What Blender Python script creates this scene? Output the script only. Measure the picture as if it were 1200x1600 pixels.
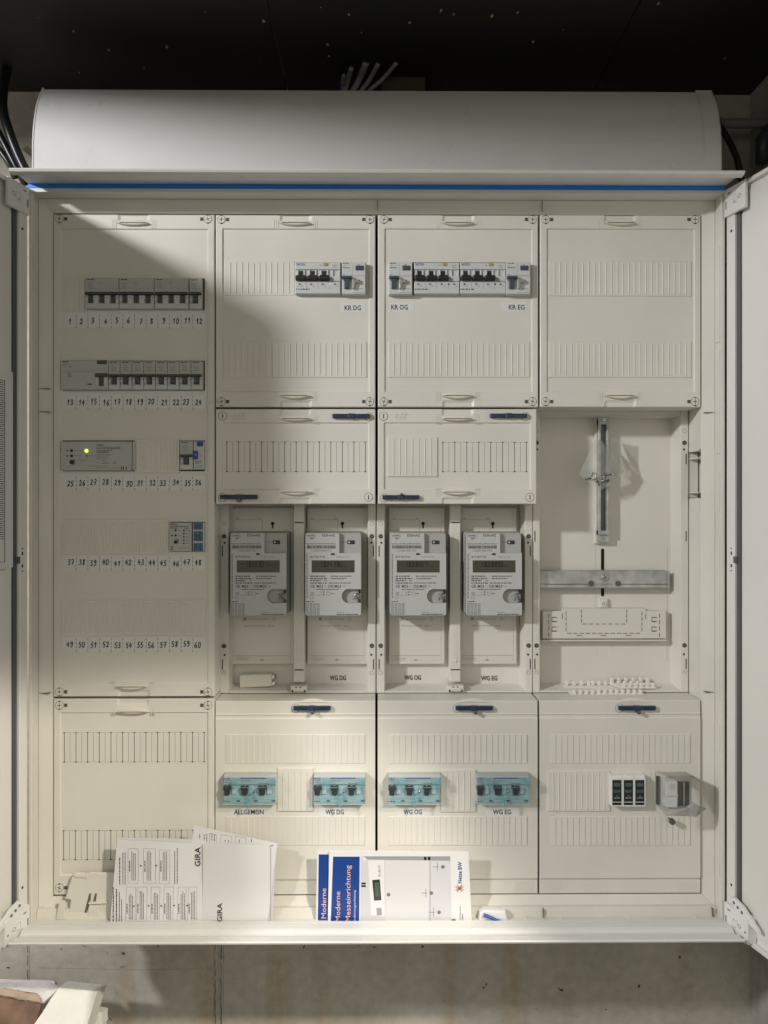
import bpy, bmesh, math, random
from mathutils import Vector
random.seed(7)
S = bpy.context.scene
for o in list(bpy.data.objects): bpy.data.objects.remove(o)
C = S.collection

# ------------------------------------------------------------------ camera
# all lengths below are millimetres: x to the right, z up, w out of the wall
# towards the viewer (w = 0 is the front face of the cover panels)
FPX, DCAM, YAW = 1155.0, 1155.0, math.radians(0.45)
cam = bpy.data.objects.new('camera', bpy.data.cameras.new('camera')); C.objects.link(cam)
cam.location = (0, -DCAM/1000, 0)
cam.rotation_euler = (math.pi/2, 0, -YAW)
cam.data.sensor_fit = 'VERTICAL'; cam.data.sensor_height = 36.0
cam.data.lens = FPX/1600*36.0
cam.data.clip_start = 0.02; cam.data.clip_end = 50
S.camera = cam
# ------------------------------------------------------------------ light
wd = bpy.data.worlds.new('World'); S.world = wd; wd.use_nodes = True
# dim warm light of the rest of the cellar: pale walls and ceiling above, dark floor below
_n = wd.node_tree; _b = _n.nodes['Background']; _b.inputs[1].default_value = 0.52
_t = _n.nodes.new('ShaderNodeTexCoord'); _s = _n.nodes.new('ShaderNodeSeparateXYZ'); _r = _n.nodes.new('ShaderNodeValToRGB')
_m = _n.nodes.new('ShaderNodeMapRange'); _m.inputs[1].default_value = -1; _m.inputs[2].default_value = 1
_n.links.new(_t.outputs['Generated'], _s.inputs[0]); _n.links.new(_s.outputs[2], _m.inputs[0]); _n.links.new(_m.outputs[0], _r.inputs[0])
_r.color_ramp.elements[0].position = 0.25; _r.color_ramp.elements[0].color = (0.12, 0.11, 0.09, 1)
_r.color_ramp.elements[1].position = 0.55; _r.color_ramp.elements[1].color = (1.0, 0.94, 0.79, 1)
_n.links.new(_r.outputs[0], _b.inputs[0])
def lamp(name, kind, loc, power, col, size, aim=None, cone=None, blend=None):
    l = bpy.data.lights.new(name, kind); l.energy = power; l.color = col
    l.shadow_soft_size = size
    if kind == 'SPOT': l.spot_size = cone; l.spot_blend = blend
    o = bpy.data.objects.new(name, l); C.objects.link(o)
    o.location = (loc[0]/1000, -loc[2]/1000, loc[1]/1000)
    if aim:
        d = Vector((aim[0]/1000, -aim[2]/1000, aim[1]/1000)) - o.location
        o.rotation_euler = d.to_track_quat('-Z', 'Y').to_euler()
    return o
LA = (-1800, 900, 1500)
lamp('ceiling_lamp_light', 'POINT', LA, 140, (1.0, 0.985, 0.985), 0.075)
LB = (800, 700, 1250)
lamp('work_lamp_light', 'SPOT', LB, 102, (1.0, 0.91, 0.76), 0.03,
     aim=(-790, -1400, 0), cone=math.radians(39), blend=0.28)
S.view_settings.view_transform = 'Standard'
S.view_settings.look = 'None'
S.view_settings.exposure = 0.25
S.view_settings.gamma = 1.0
S.cycles.max_bounces = 8; S.cycles.transparent_max_bounces = 16

# ------------------------------------------------------------------ pixel <-> place
ca, sa = math.cos(YAW), math.sin(YAW)
def P(px, py, w=0.0):
    rx, rz = (px-600)/FPX, (800-py)/FPX
    t = (DCAM - w)/(-rx*sa + ca)
    return t*(rx*ca + sa), t*rz
def R(x0, x1, y0, y1, w=0.0):
    mx, my = (x0+x1)/2, (y0+y1)/2
    return P(x0, my, w)[0], P(x1, my, w)[0], P(mx, y1, w)[1], P(mx, y0, w)[1]
def P3(px, py, w=0.0):
    x, z = P(px, py, w); return (x, z, w)

# ------------------------------------------------------------------ materials
MATS = {}
def mat(name, col, rough=0.5, metal=0.0, bump=0.0, bscale=300, var=0.0, vscale=8, spec=0.5, stretch=(1,1,1), coat=0.0):
    m = bpy.data.materials.new(name); m.use_nodes = True
    nt = m.node_tree; b = nt.nodes['Principled BSDF']
    b.inputs['Base Color'].default_value = (*col, 1); b.inputs['Roughness'].default_value = rough
    b.inputs['Metallic'].default_value = metal
    b.inputs['Specular IOR Level'].default_value = spec
    if coat: b.inputs['Coat Weight'].default_value = coat
    tc = nt.nodes.new('ShaderNodeTexCoord'); mp = nt.nodes.new('ShaderNodeMapping')
    nt.links.new(tc.outputs['Object'], mp.inputs[0]); mp.inputs['Scale'].default_value = stretch
    if var:
        n = nt.nodes.new('ShaderNodeTexNoise'); n.inputs['Scale'].default_value = vscale; n.inputs['Detail'].default_value = 5
        nt.links.new(mp.outputs[0], n.inputs[0])
        r = nt.nodes.new('ShaderNodeValToRGB')
        r.color_ramp.elements[0].position = 0.3; r.color_ramp.elements[1].position = 0.7
        r.color_ramp.elements[0].color = (*[c*(1-var) for c in col], 1)
        r.color_ramp.elements[1].color = (*[min(1, c*(1+var)) for c in col], 1)
        nt.links.new(n.outputs[0], r.inputs[0]); nt.links.new(r.outputs[0], b.inputs['Base Color'])
    if bump:
        n = nt.nodes.new('ShaderNodeTexNoise'); n.inputs['Scale'].default_value = bscale; n.inputs['Detail'].default_value = 3
        nt.links.new(mp.outputs[0], n.inputs[0])
        bm = nt.nodes.new('ShaderNodeBump'); bm.inputs['Strength'].default_value = bump; bm.inputs['Distance'].default_value = 0.001
        nt.links.new(n.outputs[0], bm.inputs['Height']); nt.links.new(bm.outputs[0], b.inputs['Normal'])
    if name in ('cream', 'lacquer', 'door_lacquer', 'galvanised'):
        n2 = nt.nodes.new('ShaderNodeTexNoise'); n2.inputs['Scale'].default_value = 16; n2.inputs['Detail'].default_value = 6
        nt.links.new(mp.outputs[0], n2.inputs[0])
        r2 = nt.nodes.new('ShaderNodeMapRange'); r2.inputs[1].default_value = 0.3; r2.inputs[2].default_value = 0.7
        r2.inputs[3].default_value = rough-0.09; r2.inputs[4].default_value = rough+0.14
        nt.links.new(n2.outputs[0], r2.inputs[0]); nt.links.new(r2.outputs[0], b.inputs['Roughness'])
    MATS[name] = m; return m
def clear(name, col, alpha, rough=0.15, tint=None):
    m = bpy.data.materials.new(name); m.use_nodes = True
    nt = m.node_tree; b = nt.nodes['Principled BSDF']; out = nt.nodes['Material Output']
    b.inputs['Base Color'].default_value = (*col, 1); b.inputs['Roughness'].default_value = rough
    t = nt.nodes.new('ShaderNodeBsdfTransparent'); t.inputs[0].default_value = (*(tint or [0.55+0.45*c for c in col]), 1)
    mx = nt.nodes.new('ShaderNodeMixShader')
    fr = nt.nodes.new('ShaderNodeFresnel'); fr.inputs[0].default_value = 1.14
    ad = nt.nodes.new('ShaderNodeMath'); ad.operation = 'ADD'; ad.use_clamp = True; ad.inputs[1].default_value = alpha
    nt.links.new(fr.outputs[0], ad.inputs[0]); nt.links.new(ad.outputs[0], mx.inputs[0])
    nt.links.new(t.outputs[0], mx.inputs[1]); nt.links.new(b.outputs[0], mx.inputs[2]); nt.links.new(mx.outputs[0], out.inputs[0])
    MATS[name] = m
CREAM = (0.68, 0.663, 0.612)
mat('cream', CREAM, 0.40, bump=0.16, bscale=700, var=0.045, vscale=7)
mat('cream_gloss', (0.72, 0.69, 0.61), 0.3, var=0.02)
mat('lacquer', (0.70, 0.70, 0.69), 0.35, bump=0.08, bscale=500, var=0.02, vscale=4)
mat('door_lacquer', (0.72, 0.71, 0.68), 0.4, bump=0.12, bscale=350, var=0.02, vscale=5)
mat('device', (0.47, 0.48, 0.46), 0.5, bump=0.1, bscale=900)
mat('device_light', (0.56, 0.58, 0.58), 0.45, bump=0.08, bscale=900)
mat('device_print', (0.16, 0.17, 0.17), 0.6)
mat('meter_grey', (0.40, 0.405, 0.395), 0.5, bump=0.1, bscale=900)
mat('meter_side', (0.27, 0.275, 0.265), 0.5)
mat('meter_label', (0.50, 0.51, 0.505), 0.4)
mat('print', (0.035, 0.035, 0.035), 0.6)
mat('ink', (0.012, 0.012, 0.014), 0.5)
mat('faint_print_and_shade', (0.36, 0.33, 0.27), 0.6)  # faint print and lines; also the painted shadow beside moulded letters
mat('black', (0.012, 0.012, 0.013), 0.5)
mat('hole', (0.02, 0.018, 0.015), 0.9, spec=0.1)
mat('recess_brown', (0.13, 0.115, 0.09), 0.8)
mat('slate', (0.045, 0.055, 0.060), 0.4)
mat('slate_blue', (0.055, 0.07, 0.095), 0.4)
mat('red', (0.10, 0.025, 0.022), 0.4)
mat('navy', (0.022, 0.038, 0.085), 0.38)
mat('blue_seal', (0.03, 0.25, 0.80), 0.42)
mat('signal_blue', (0.015, 0.05, 0.35), 0.4)
mat('terminal_blue', (0.05, 0.14, 0.27), 0.35, var=0.4, vscale=300)
mat('lcd', (0.045, 0.043, 0.028), 0.12, coat=0.6)
mat('lcd_digit', (0.006, 0.006, 0.005), 0.3)
mat('lcd_window', (0.05, 0.06, 0.05), 0.1)
mat('amber', (0.42, 0.31, 0.12), 0.4)
mat('sticker', (0.70, 0.70, 0.70), 0.25)
mat('paper', (0.77, 0.765, 0.785), 0.7, var=0.015, vscale=20)
mat('paper_grey', (0.68, 0.685, 0.71), 0.7)
mat('brochure_blue', (0.012, 0.055, 0.27), 0.35)
mat('photo_grey', (0.64, 0.64, 0.69), 0.35, var=0.05, vscale=12)
mat('photo_shade', (0.33, 0.34, 0.37), 0.35)
mat('photo_line', (0.18, 0.18, 0.20), 0.4)
mat('peach', (0.85, 0.55, 0.40), 0.4)
mat('orange', (0.65, 0.16, 0.02), 0.4)
mat('galvanised', (0.46, 0.47, 0.455), 0.42, metal=0.55, bump=0.15, bscale=200, var=0.25, vscale=45)
mat('steel', (0.55, 0.55, 0.54), 0.25, metal=1.0)
mat('dark_steel', (0.14, 0.15, 0.15), 0.4, metal=0.7)
mat('surge_black', (0.012, 0.022, 0.02), 0.35)
mat('green_window', (0.075, 0.12, 0.10), 0.3)
mat('white_plastic', (0.74, 0.74, 0.73), 0.35)
mat('comb', (0.78, 0.76, 0.69), 0.35)
mat('rubber_dark', (0.085, 0.095, 0.11), 0.5)
mat('cable_black', (0.010, 0.011, 0.013), 0.35)
mat('cable_shaded', (0.22, 0.22, 0.21), 0.5)  # white cables, darkened in colour for the shade under the ceiling
mat('cable_blue', (0.01, 0.02, 0.16), 0.4)
mat('wire_blue', (0.02, 0.10, 0.32), 0.4)
mat('pipe_grey', (0.22, 0.22, 0.21), 0.5)
mat('foam', (0.66, 0.66, 0.61), 0.85, bump=0.35, bscale=160, var=0.05, vscale=30)
mat('foam_sheet', (0.66, 0.64, 0.65), 0.75, bump=0.5, bscale=150, var=0.1, vscale=60)
mat('card', (0.36, 0.27, 0.20), 0.85, var=0.2, vscale=40)
mat('board_brown', (0.17, 0.10, 0.065), 0.75, var=0.5, vscale=22, bump=0.3)
mat('wood_block', (0.06, 0.05, 0.03), 0.8)
mat('ceiling_black', (0.010, 0.010, 0.009), 0.6, bump=0.3, bscale=120, var=0.5, vscale=3)
mat('chip', (0.42, 0.35, 0.15), 0.8)
clear('clear_cyan', (0.50, 0.60, 0.63), 0.04, 0.08, (0.90, 0.955, 0.97))
clear('clear_cyan_rib', (0.36, 0.60, 0.68), 0.15, 0.2, (0.88, 0.955, 0.97))
clear('clear_smoke', (0.62, 0.62, 0.60), 0.01, 0.08, (0.985, 0.985, 0.98))
clear('clear_rim', (0.70, 0.72, 0.72), 0.16, 0.15, (0.95, 0.965, 0.97))
clear('clear_seal', (0.5, 0.49, 0.44), 0.45, 0.2)
clear('bag', (0.66, 0.68, 0.68), 0.17, 0.35, (0.94, 0.94, 0.93))
# led
m = bpy.data.materials.new('led_green'); m.use_nodes = True
b = m.node_tree.nodes['Principled BSDF']; b.inputs['Base Color'].default_value = (0.5, 0.9, 0.1, 1)
b.inputs['Emission Color'].default_value = (0.72, 1.0, 0.06, 1); b.inputs['Emission Strength'].default_value = 1.3
MATS['led_green'] = m
# concrete
def concrete(name, col, pores=True):
    m = mat(name, col, 0.85); nt = m.node_tree; b = nt.nodes['Principled BSDF']; L = nt.links.new
    tc = nt.nodes.new('ShaderNodeTexCoord')
    def noise(sc, det, stretch=(1, 1, 1)):
        mp = nt.nodes.new('ShaderNodeMapping'); mp.inputs['Scale'].default_value = stretch
        L(tc.outputs['Object'], mp.inputs[0])
        n = nt.nodes.new('ShaderNodeTexNoise'); n.inputs['Scale'].default_value = sc; n.inputs['Detail'].default_value = det
        L(mp.outputs[0], n.inputs[0]); return n
    def ramp(src, p0, c0, p1, c1):
        r = nt.nodes.new('ShaderNodeValToRGB'); e = r.color_ramp.elements
        e[0].position = p0; e[0].color = (*c0, 1); e[1].position = p1; e[1].color = (*c1, 1)
        L(src, r.inputs[0]); return r
    def mixm(a, bb, typ, fac):
        x = nt.nodes.new('ShaderNodeMix'); x.data_type = 'RGBA'; x.blend_type = typ
        x.inputs[0].default_value = fac; L(a, x.inputs[6]); L(bb, x.inputs[7]); return x.outputs[2]
    base = ramp(noise(5, 8).outputs[0], 0.3, [c*0.82 for c in col], 0.7, [c*1.15 for c in col]).outputs[0]
    fine = ramp(noise(60, 6).outputs[0], 0.3, (0.86, 0.86, 0.86), 0.7, (1.06, 1.06, 1.06)).outputs[0]
    c1 = mixm(base, fine, 'MULTIPLY', 1.0)
    streak = ramp(noise(14, 4, (1, 1, 0.09)).outputs[0], 0.54, (1, 1, 1), 0.72, (0.80, 0.64, 0.44)).outputs[0]
    c2 = mixm(c1, streak, 'MULTIPLY', 0.8)
    if pores:
        v = nt.nodes.new('ShaderNodeTexVoronoi'); v.inputs['Scale'].default_value = 34
        nz = noise(20, 3); ad = nt.nodes.new('ShaderNodeMix'); ad.data_type = 'RGBA'; ad.inputs[0].default_value = 0.03
        L(tc.outputs['Object'], ad.inputs[6]); L(nz.outputs[1], ad.inputs[7]); L(ad.outputs[2], v.inputs[0])
        gate = ramp(noise(11, 2).outputs[0], 0.56, (1, 1, 1), 0.60, (0, 0, 0))
        pr = ramp(v.outputs['Distance'], 0.07, (0.16, 0.14, 0.12), 0.11, (1, 1, 1))
        g = nt.nodes.new('ShaderNodeMix'); g.data_type = 'RGBA'; g.blend_type = 'LIGHTEN'; g.inputs[0].default_value = 1
        L(pr.outputs[0], g.inputs[6]); L(gate.outputs[0], g.inputs[7])
        c2 = mixm(c2, g.outputs[2], 'MULTIPLY', 1.0)
    L(c2, b.inputs['Base Color'])
    bp = nt.nodes.new('ShaderNodeBump'); bp.inputs['Strength'].default_value = 0.35; bp.inputs['Distance'].default_value = 0.003
    L(noise(40, 8).outputs[0], bp.inputs['Height']); L(bp.outputs[0], b.inputs['Normal'])
concrete('concrete', (0.45, 0.425, 0.375))
mat('floor_grey', (0.10, 0.095, 0.085), 0.8, var=0.3, vscale=3)
mat('wall_dark', (0.05, 0.04, 0.03), 0.9); mat('wall_faint', (0.30, 0.28, 0.24), 0.9)
m = bpy.data.materials.new('rust_stain'); m.use_nodes = True; _nt = m.node_tree; _p = _nt.nodes['Principled BSDF']
_p.inputs['Base Color'].default_value = (0.42, 0.29, 0.14, 1); _p.inputs['Roughness'].default_value = 0.9
_tc = _nt.nodes.new('ShaderNodeTexCoord'); _no = _nt.nodes.new('ShaderNodeTexNoise'); _no.inputs['Scale'].default_value = 70; _no.inputs['Detail'].default_value = 4
_mr = _nt.nodes.new('ShaderNodeMapRange'); _mr.inputs[1].default_value = 0.4; _mr.inputs[2].default_value = 0.75; _mr.inputs[4].default_value = 0.35
_nt.links.new(_tc.outputs['Object'], _no.inputs[0]); _nt.links.new(_no.outputs[0], _mr.inputs[0]); _nt.links.new(_mr.outputs[0], _p.inputs['Alpha'])
MATS['rust_stain'] = m
concrete('concrete_smooth', (0.38, 0.37, 0.35), False)

# ------------------------------------------------------------------ mesh building
TXT = {}
def glyphs(s, bold=False):
    k = (s, bold)
    if k in TXT: return TXT[k]
    cu = bpy.data.curves.new('t', 'FONT'); cu.body = s; cu.size = 1; cu.resolution_u = 2
    if bold: cu.offset = 0.018
    ob = bpy.data.objects.new('t', cu); me = ob.to_mesh()
    vs = [(v.co.x, v.co.y) for v in me.vertices]; fs = [tuple(p.vertices) for p in me.polygons]
    ob.to_mesh_clear(); bpy.data.objects.remove(ob); bpy.data.curves.remove(cu)
    w = max([v[0] for v in vs] or [0]); TXT[k] = (vs, fs, w); return TXT[k]
def offs(pts, d):
    n = len(pts); out = []
    area = sum(pts[i][0]*pts[(i+1) % n][1]-pts[(i+1) % n][0]*pts[i][1] for i in range(n))
    sg = 1 if area > 0 else -1
    for i in range(n):
        a, b, c = pts[i-1], pts[i], pts[(i+1) % n]
        d1 = Vector((b[0]-a[0], b[1]-a[1])); d2 = Vector((c[0]-b[0], c[1]-b[1]))
        if d1.length < 1e-9 or d2.length < 1e-9: out.append(b); continue
        d1.normalize(); d2.normalize()
        n1 = Vector((-d1.y, d1.x))*sg; n2 = Vector((-d2.y, d2.x))*sg
        m = n1+n2
        if m.length < 1e-6: m = n1
        m.normalize(); k = d/max(0.35, m.dot(n1))
        out.append((b[0]+m.x*k, b[1]+m.y*k))
    return out
class MB:
    def __init__(s, tf=None):
        s.v = []; s.f = []; s.m = []; s.sm = []; s.mn = []; s.tf = tf
    def mi(s, name):
        if name not in s.mn: s.mn.append(name)
        return s.mn.index(name)
    def add(s, vs, fs, m, smooth=False):
        o = len(s.v)
        s.v += [tuple(s.tf(*v)) if s.tf else tuple(v) for v in vs]
        k = s.mi(m)
        for f in fs: s.f.append(tuple(i+o for i in f)); s.m.append(k); s.sm.append(smooth)
        return s
    def prism(s, pts, w0, w1, m, bev=0.0, back=True, cap=None):
        rings = [(pts, w0)]
        if bev: rings += [(pts, w1-bev), (offs(pts, bev*0.35), w1-bev*0.35), (offs(pts, bev), w1)]
        else: rings += [(pts, w1)]
        n = len(pts); vs = []; fs = []
        for r, w in rings: vs += [(p[0], p[1], w) for p in r]
        for k in range(len(rings)-1):
            for i in range(n):
                j = (i+1) % n; fs.append((k*n+i, k*n+j, (k+1)*n+j, (k+1)*n+i))
        if back: fs.append(tuple(range(n))[::-1])
        s.add(vs, fs, m)
        s.add([(p[0], p[1], rings[-1][1]) for p in rings[-1][0]], [tuple(range(n))], cap or m)
        return s
    def box(s, x0, x1, z0, z1, w0, w1, m, bev=0.0, r=0.0, cap=None):
        return s.prism(rrect(x0, x1, z0, z1, r), w0, w1, m, bev, cap=cap)
    def cyl(s, cx, cz, r, w0, w1, m, n=20, bev=0.0):
        return s.prism([(cx+r*math.cos(a*2*math.pi/n), cz+r*math.sin(a*2*math.pi/n)) for a in range(n)], w0, w1, m, bev)
    def ring(s, cx, cz, r0, r1, w, m, n=24):
        vs = []; fs = []
        for i in range(n):
            a = i*2*math.pi/n
            vs += [(cx+r0*math.cos(a), cz+r0*math.sin(a), w), (cx+r1*math.cos(a), cz+r1*math.sin(a), w)]
        for i in range(n):
            j = (i+1) % n; fs.append((2*i, 2*i+1, 2*j+1, 2*j))
        return s.add(vs, fs, m)
    def extr(s, prof, x0, x1, m, close=False, smooth=False):
        """prof = [(w, z)...] swept along x"""
        n = len(prof); vs = [(x0, z, w) for w, z in prof]+[(x1, z, w) for w, z in prof]
        fs = [(i, (i+1) % n, n+(i+1) % n, n+i) for i in range(n if close else n-1)]
        if close: fs += [tuple(range(n)), tuple(range(n, 2*n))]
        return s.add(vs, fs, m, smooth)
    def tube(s, pts, r, m, n=8, ends=True):
        pts = [Vector(p) for p in pts]; vs = []; fs = []
        up = Vector((0.13, 0.2, 1)).normalized()
        for i, p in enumerate(pts):
            d = (pts[min(i+1, len(pts)-1)]-pts[max(i-1, 0)]).normalized()
            a = d.cross(up)
            if a.length < 1e-3: a = d.cross(Vector((1, 0, 0)))
            a.normalize(); b = d.cross(a)
            rr = r[i] if isinstance(r, (list, tuple)) else r
            for k in range(n):
                t = k*2*math.pi/n; q = p+a*rr*math.cos(t)+b*rr*math.sin(t); vs.append(tuple(q))
        for i in range(len(pts)-1):
            for k in range(n):
                j = (k+1) % n; fs.append((i*n+k, i*n+j, (i+1)*n+j, (i+1)*n+k))
        if ends: fs += [tuple(range(n)), tuple(range((len(pts)-1)*n, len(pts)*n))]
        return s.add(vs, fs, m, True)
    def ribbon(s, pts, w, wid, m):
        """a pen stroke lying on plane w"""
        h = wid/2
        for a, b in zip(pts, pts[1:]):
            d = Vector((b[0]-a[0], b[1]-a[1]))
            if d.length < 1e-6: continue
            d.normalize(); nx, ny = -d.y*h, d.x*h; ex, ey = d.x*h*0.5, d.y*h*0.5
            s.add([(a[0]-ex+nx, a[1]-ey+ny, w), (a[0]-ex-nx, a[1]-ey-ny, w), (b[0]+ex-nx, b[1]+ey-ny, w), (b[0]+ex+nx, b[1]+ey+ny, w)],
                  [(0, 1, 2, 3)], m)
        return s
    def text(s, t, x, z, w, h, m='print', align='C', width=None, rot=0, bold=False):
        vs, fs, tw = glyphs(t, bold)
        if not vs: return s
        sy = h/0.70; sx = (width/tw) if width else sy
        ox = {'C': -tw*sx/2, 'L': 0, 'R': -tw*sx}[align]
        c, sn = math.cos(rot), math.sin(rot)
        out = []
        for a, b in vs:
            u, v = a*sx+ox, b*sy - (h/2)
            out.append((x+u*c-v*sn, z+u*sn+v*c, w))
        return s.add(out, fs, m)
    def greek(s, x0, x1, z, w, h, m='device_print', rng=None, lo=1.5, hi=5):
        """a line of print too small to read"""
        rg = rng or random; x = x0
        while x < x1:
            l = min(rg.uniform(lo, hi), x1-x)
            s.add([(x, z-h/2, w), (x+l, z-h/2, w), (x+l, z+h/2, w), (x, z+h/2, w)], [(0, 1, 2, 3)], m)
            x += l+h*rg.uniform(0.5, 0.9)
        return s
    def build(s, name, parent=None, loc=None, world=False, org=None):
        me = bpy.data.meshes.new(name)
        o3 = org or (ORG[parent.name] if (parent is not None and world) else (0, 0, 0))
        me.from_pydata([((x-o3[0])/1000, -(w-o3[2])/1000, (z-o3[1])/1000) for x, z, w in s.v], [], s.f)
        for n in s.mn: me.materials.append(MATS[n])
        me.polygons.foreach_set('material_index', s.m); me.polygons.foreach_set('use_smooth', s.sm)
        bm = bmesh.new(); bm.from_mesh(me); bmesh.ops.recalc_face_normals(bm, faces=bm.faces); bm.to_mesh(me); bm.free()
        me.update()
        o = bpy.data.objects.new(name, me); C.objects.link(o)
        if parent is not None: o.parent = parent
        lo = loc or org
        if lo and parent is None: o.location = (lo[0]/1000, -lo[2]/1000, lo[1]/1000)
        return o
def rrect(x0, x1, z0, z1, r=0.0, n=4):
    if r <= 0: return [(x0, z0), (x1, z0), (x1, z1), (x0, z1)]
    out = []
    for cx, cz, a0 in ((x1-r, z0+r, -90), (x1-r, z1-r, 0), (x0+r, z1-r, 90), (x0+r, z0+r, 180)):
        for k in range(n+1):
            a = math.radians(a0+90*k/n); out.append((cx+r*math.cos(a), cz+r*math.sin(a)))
    return out
ORG = {}
def tag(o, label, cat, group=None, kind=None):
    if label: o['label'] = label
    if cat: o['category'] = cat
    if group: o['group'] = group
    if kind: o['kind'] = kind
    return o
def thing(name, label, cat, loc=(0, 0, 0), group=None):
    o = bpy.data.objects.new(name, None); C.objects.link(o); o.empty_display_size = 0.02
    o.location = (loc[0]/1000, -loc[2]/1000, loc[1]/1000)
    ORG[o.name] = loc
    return tag(o, label, cat, group)
def dup(root, loc, label=None):
    r = root.copy(); C.objects.link(r); r.location = (loc[0]/1000, -loc[2]/1000, loc[1]/1000); ORG[r.name] = loc
    if label: r['label'] = label
    for ch in list(root.children):
        c = ch.copy(); C.objects.link(c); c.parent = r
        for g in list(ch.children):
            d = g.copy(); C.objects.link(d); d.parent = c
    return r

# ================================================================== THE SETTING
WALL = -150.0
wl = MB(); wl.box(-1900, 1900, -1500, 900, WALL-60, WALL, 'concrete')
wl = wl.build('wall'); tag(wl, 'grey concrete wall behind the cabinet with pores and rusty streaks', None, kind='structure')
# casting seams on the wall
mb = MB()
for px in (333, 341, 348):
    x = P(px, 1530, WALL)[0]; mb.box(x-1.1, x+1.1, -1400, -600, WALL-1, WALL+1.6, 'concrete', 0.6)
x = P(45, 1530, WALL)[0]; mb.box(x-1.2, x+1.2, -1400, -600, WALL-1, WALL+0.8, 'concrete', 0.6)
o = mb.build('casting_seam', wl)
rw = random.Random(21)
def wp(px, py): return P(px, py, WALL)
mb = MB()
for px in (336.5, 345.5, 43.5):
    pts = []; y = 1470
    while y < 1615: pts.append(wp(px+rw.uniform(-0.7, 0.7), y)); y += rw.uniform(4, 9)
    for a, b in zip(pts, pts[1:]):
        if rw.random() < 0.85: mb.ribbon([a, b], WALL+1.75 if px > 300 else WALL+0.95, rw.uniform(0.5, 1.3), 'wall_dark')
mb.ribbon([wp(60, 1512), wp(200, 1515), wp(330, 1514)], WALL+0.3, 0.8, 'wall_faint')
mb.build('seam_crack', wl)
mb = MB()
spots_ = [(130, 1477, 3.2, 1.6), (134, 1479, 1.8, 1.5), (96, 1483, 2, 1.4), (168, 1489, 1.5, 1.5), (247, 1478, 2, 1.8), (475, 1479, 1.5, 4), (471, 1475, 1, 2.4), (585, 1480, 3, 1.4), (660, 1479, 3.4, 2), (760, 1538, 2.2, 3.6),
          (877, 1547, 5, 2.0), (873, 1544, 2, 1.6), (13, 1512, 3.5, 1.8), (110, 1493, .8, .8), (183, 1552, 1, 1.2), (172, 1591, 1.6, 2.4), (174, 1594, 1.4, 2), (350, 1496, 1, 3), (947, 1577, 2, 1.2), (838, 1577, 1.4, 1), (560, 1478, 1.6, 1)]
for _ in range(90): spots_.append((rw.uniform(0, 1160), rw.uniform(1478, 1600), rw.uniform(0.4, 1.1), rw.uniform(0.4, 1.0)))
for px, py, a, b in spots_:
    x, z = wp(px, py); t = rw.uniform(0, 3); n_ = 9
    mb.add([(x+a*rw.uniform(.6, 1.15)*math.cos(k*2*math.pi/n_)-0.3*b*math.sin(k*2*math.pi/n_+t), z+b*rw.uniform(.6, 1.15)*math.sin(k*2*math.pi/n_), WALL+0.25) for k in range(n_)], [tuple(range(n_))], 'wall_dark')
mb.build('pore', wl)['kind'] = 'stuff'
x0 = P(1172, 1560, WALL)[0]
mb = MB(); mb.box(x0, x0+300, -1500, 900, WALL+0.5, 120, 'concrete_smooth')
o = mb.build('side_wall'); tag(o, 'smooth pale concrete pier at the right of the cabinet', None, kind='structure')
fl = MB(); fl.box(-4500, 4500, -1560, -1500, WALL, 4500, 'floor_grey')
fl = fl.build('floor'); tag(fl, 'grey concrete basement floor', None, kind='structure')
CEIL = P(600, 146, WALL)[1]
s0, s1 = P(425, 60, 0)[0]+6, P(945, 60, 0)[0]+24
mb = MB()
edge = [(-1900, 580), (-1042, 611), (-995, 834), (-922, 908), (1900, 925)]      # unseen slanting front edge of the boards, shaped to shade the hood
def we(x):
    for (xa, wa), (xb, wb) in zip(edge, edge[1:]):
        if xa <= x <= xb: return wa+(wb-wa)*(x-xa)/(xb-xa)
for a, b in ((-1900, s0-1.5), (s0+1.5, s1-1.5), (s1+1.5, 1900)):
    fx = [a]+[e[0] for e in edge if a < e[0] < b]+[b]
    pl = [(a, WALL), (b, WALL)]+[(x, we(x)) for x in reversed(fx)]; n = len(pl)
    mb.add([(x, CEIL, w) for x, w in pl]+[(x, CEIL+25, w) for x, w in pl],
           [tuple(range(n)), tuple(range(n, 2*n))]+[(k, (k+1) % n, n+(k+1) % n, n+k) for k in range(n)], 'ceiling_black')
def ceil_pt(px, py):           # point of the ceiling seen at a place of the picture
    w = DCAM - CEIL*FPX/(800-py); return P(px, py, w)[0], w
rg = random.Random(3)
spots = [(115, 51), (170, 80), (261, 75), (225, 108), (412, 34), (501, 12), (545, 23), (565, 51), (512, 70), (514, 88), (124, 115),
         (640, 35), (689, 16), (709, 22), (769, 24), (809, 18), (833, 64), (1029, 3), (1132, 89), (1134, 120), (1175, 136), (406, 97),
         (708, 20), (60, 30), (320, 20), (880, 45), (1080, 60)]
for i, (px, py) in enumerate(spots):
    x, w = ceil_pt(px, py); r = rg.uniform(1.1, 2.8) if i < 19 else 0.8
    pts = [(x+r*rg.uniform(0.5, 1.1)*math.cos(a), w+1.6*r*rg.uniform(0.5, 1.1)*math.sin(a)) for a in [k*math.pi/3 for k in range(6)]]
    mb.add([(p[0], CEIL-0.5, p[1]) for p in pts]+[(p[0], CEIL, p[1]) for p in pts], [tuple(range(6))]+[(k, (k+1) % 6, 6+(k+1) % 6, 6+k) for k in range(6)], 'chip')
o = mb.build('ceiling'); tag(o, 'black insulation boards on the ceiling with pale yellow chips', None, kind='structure')

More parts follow.
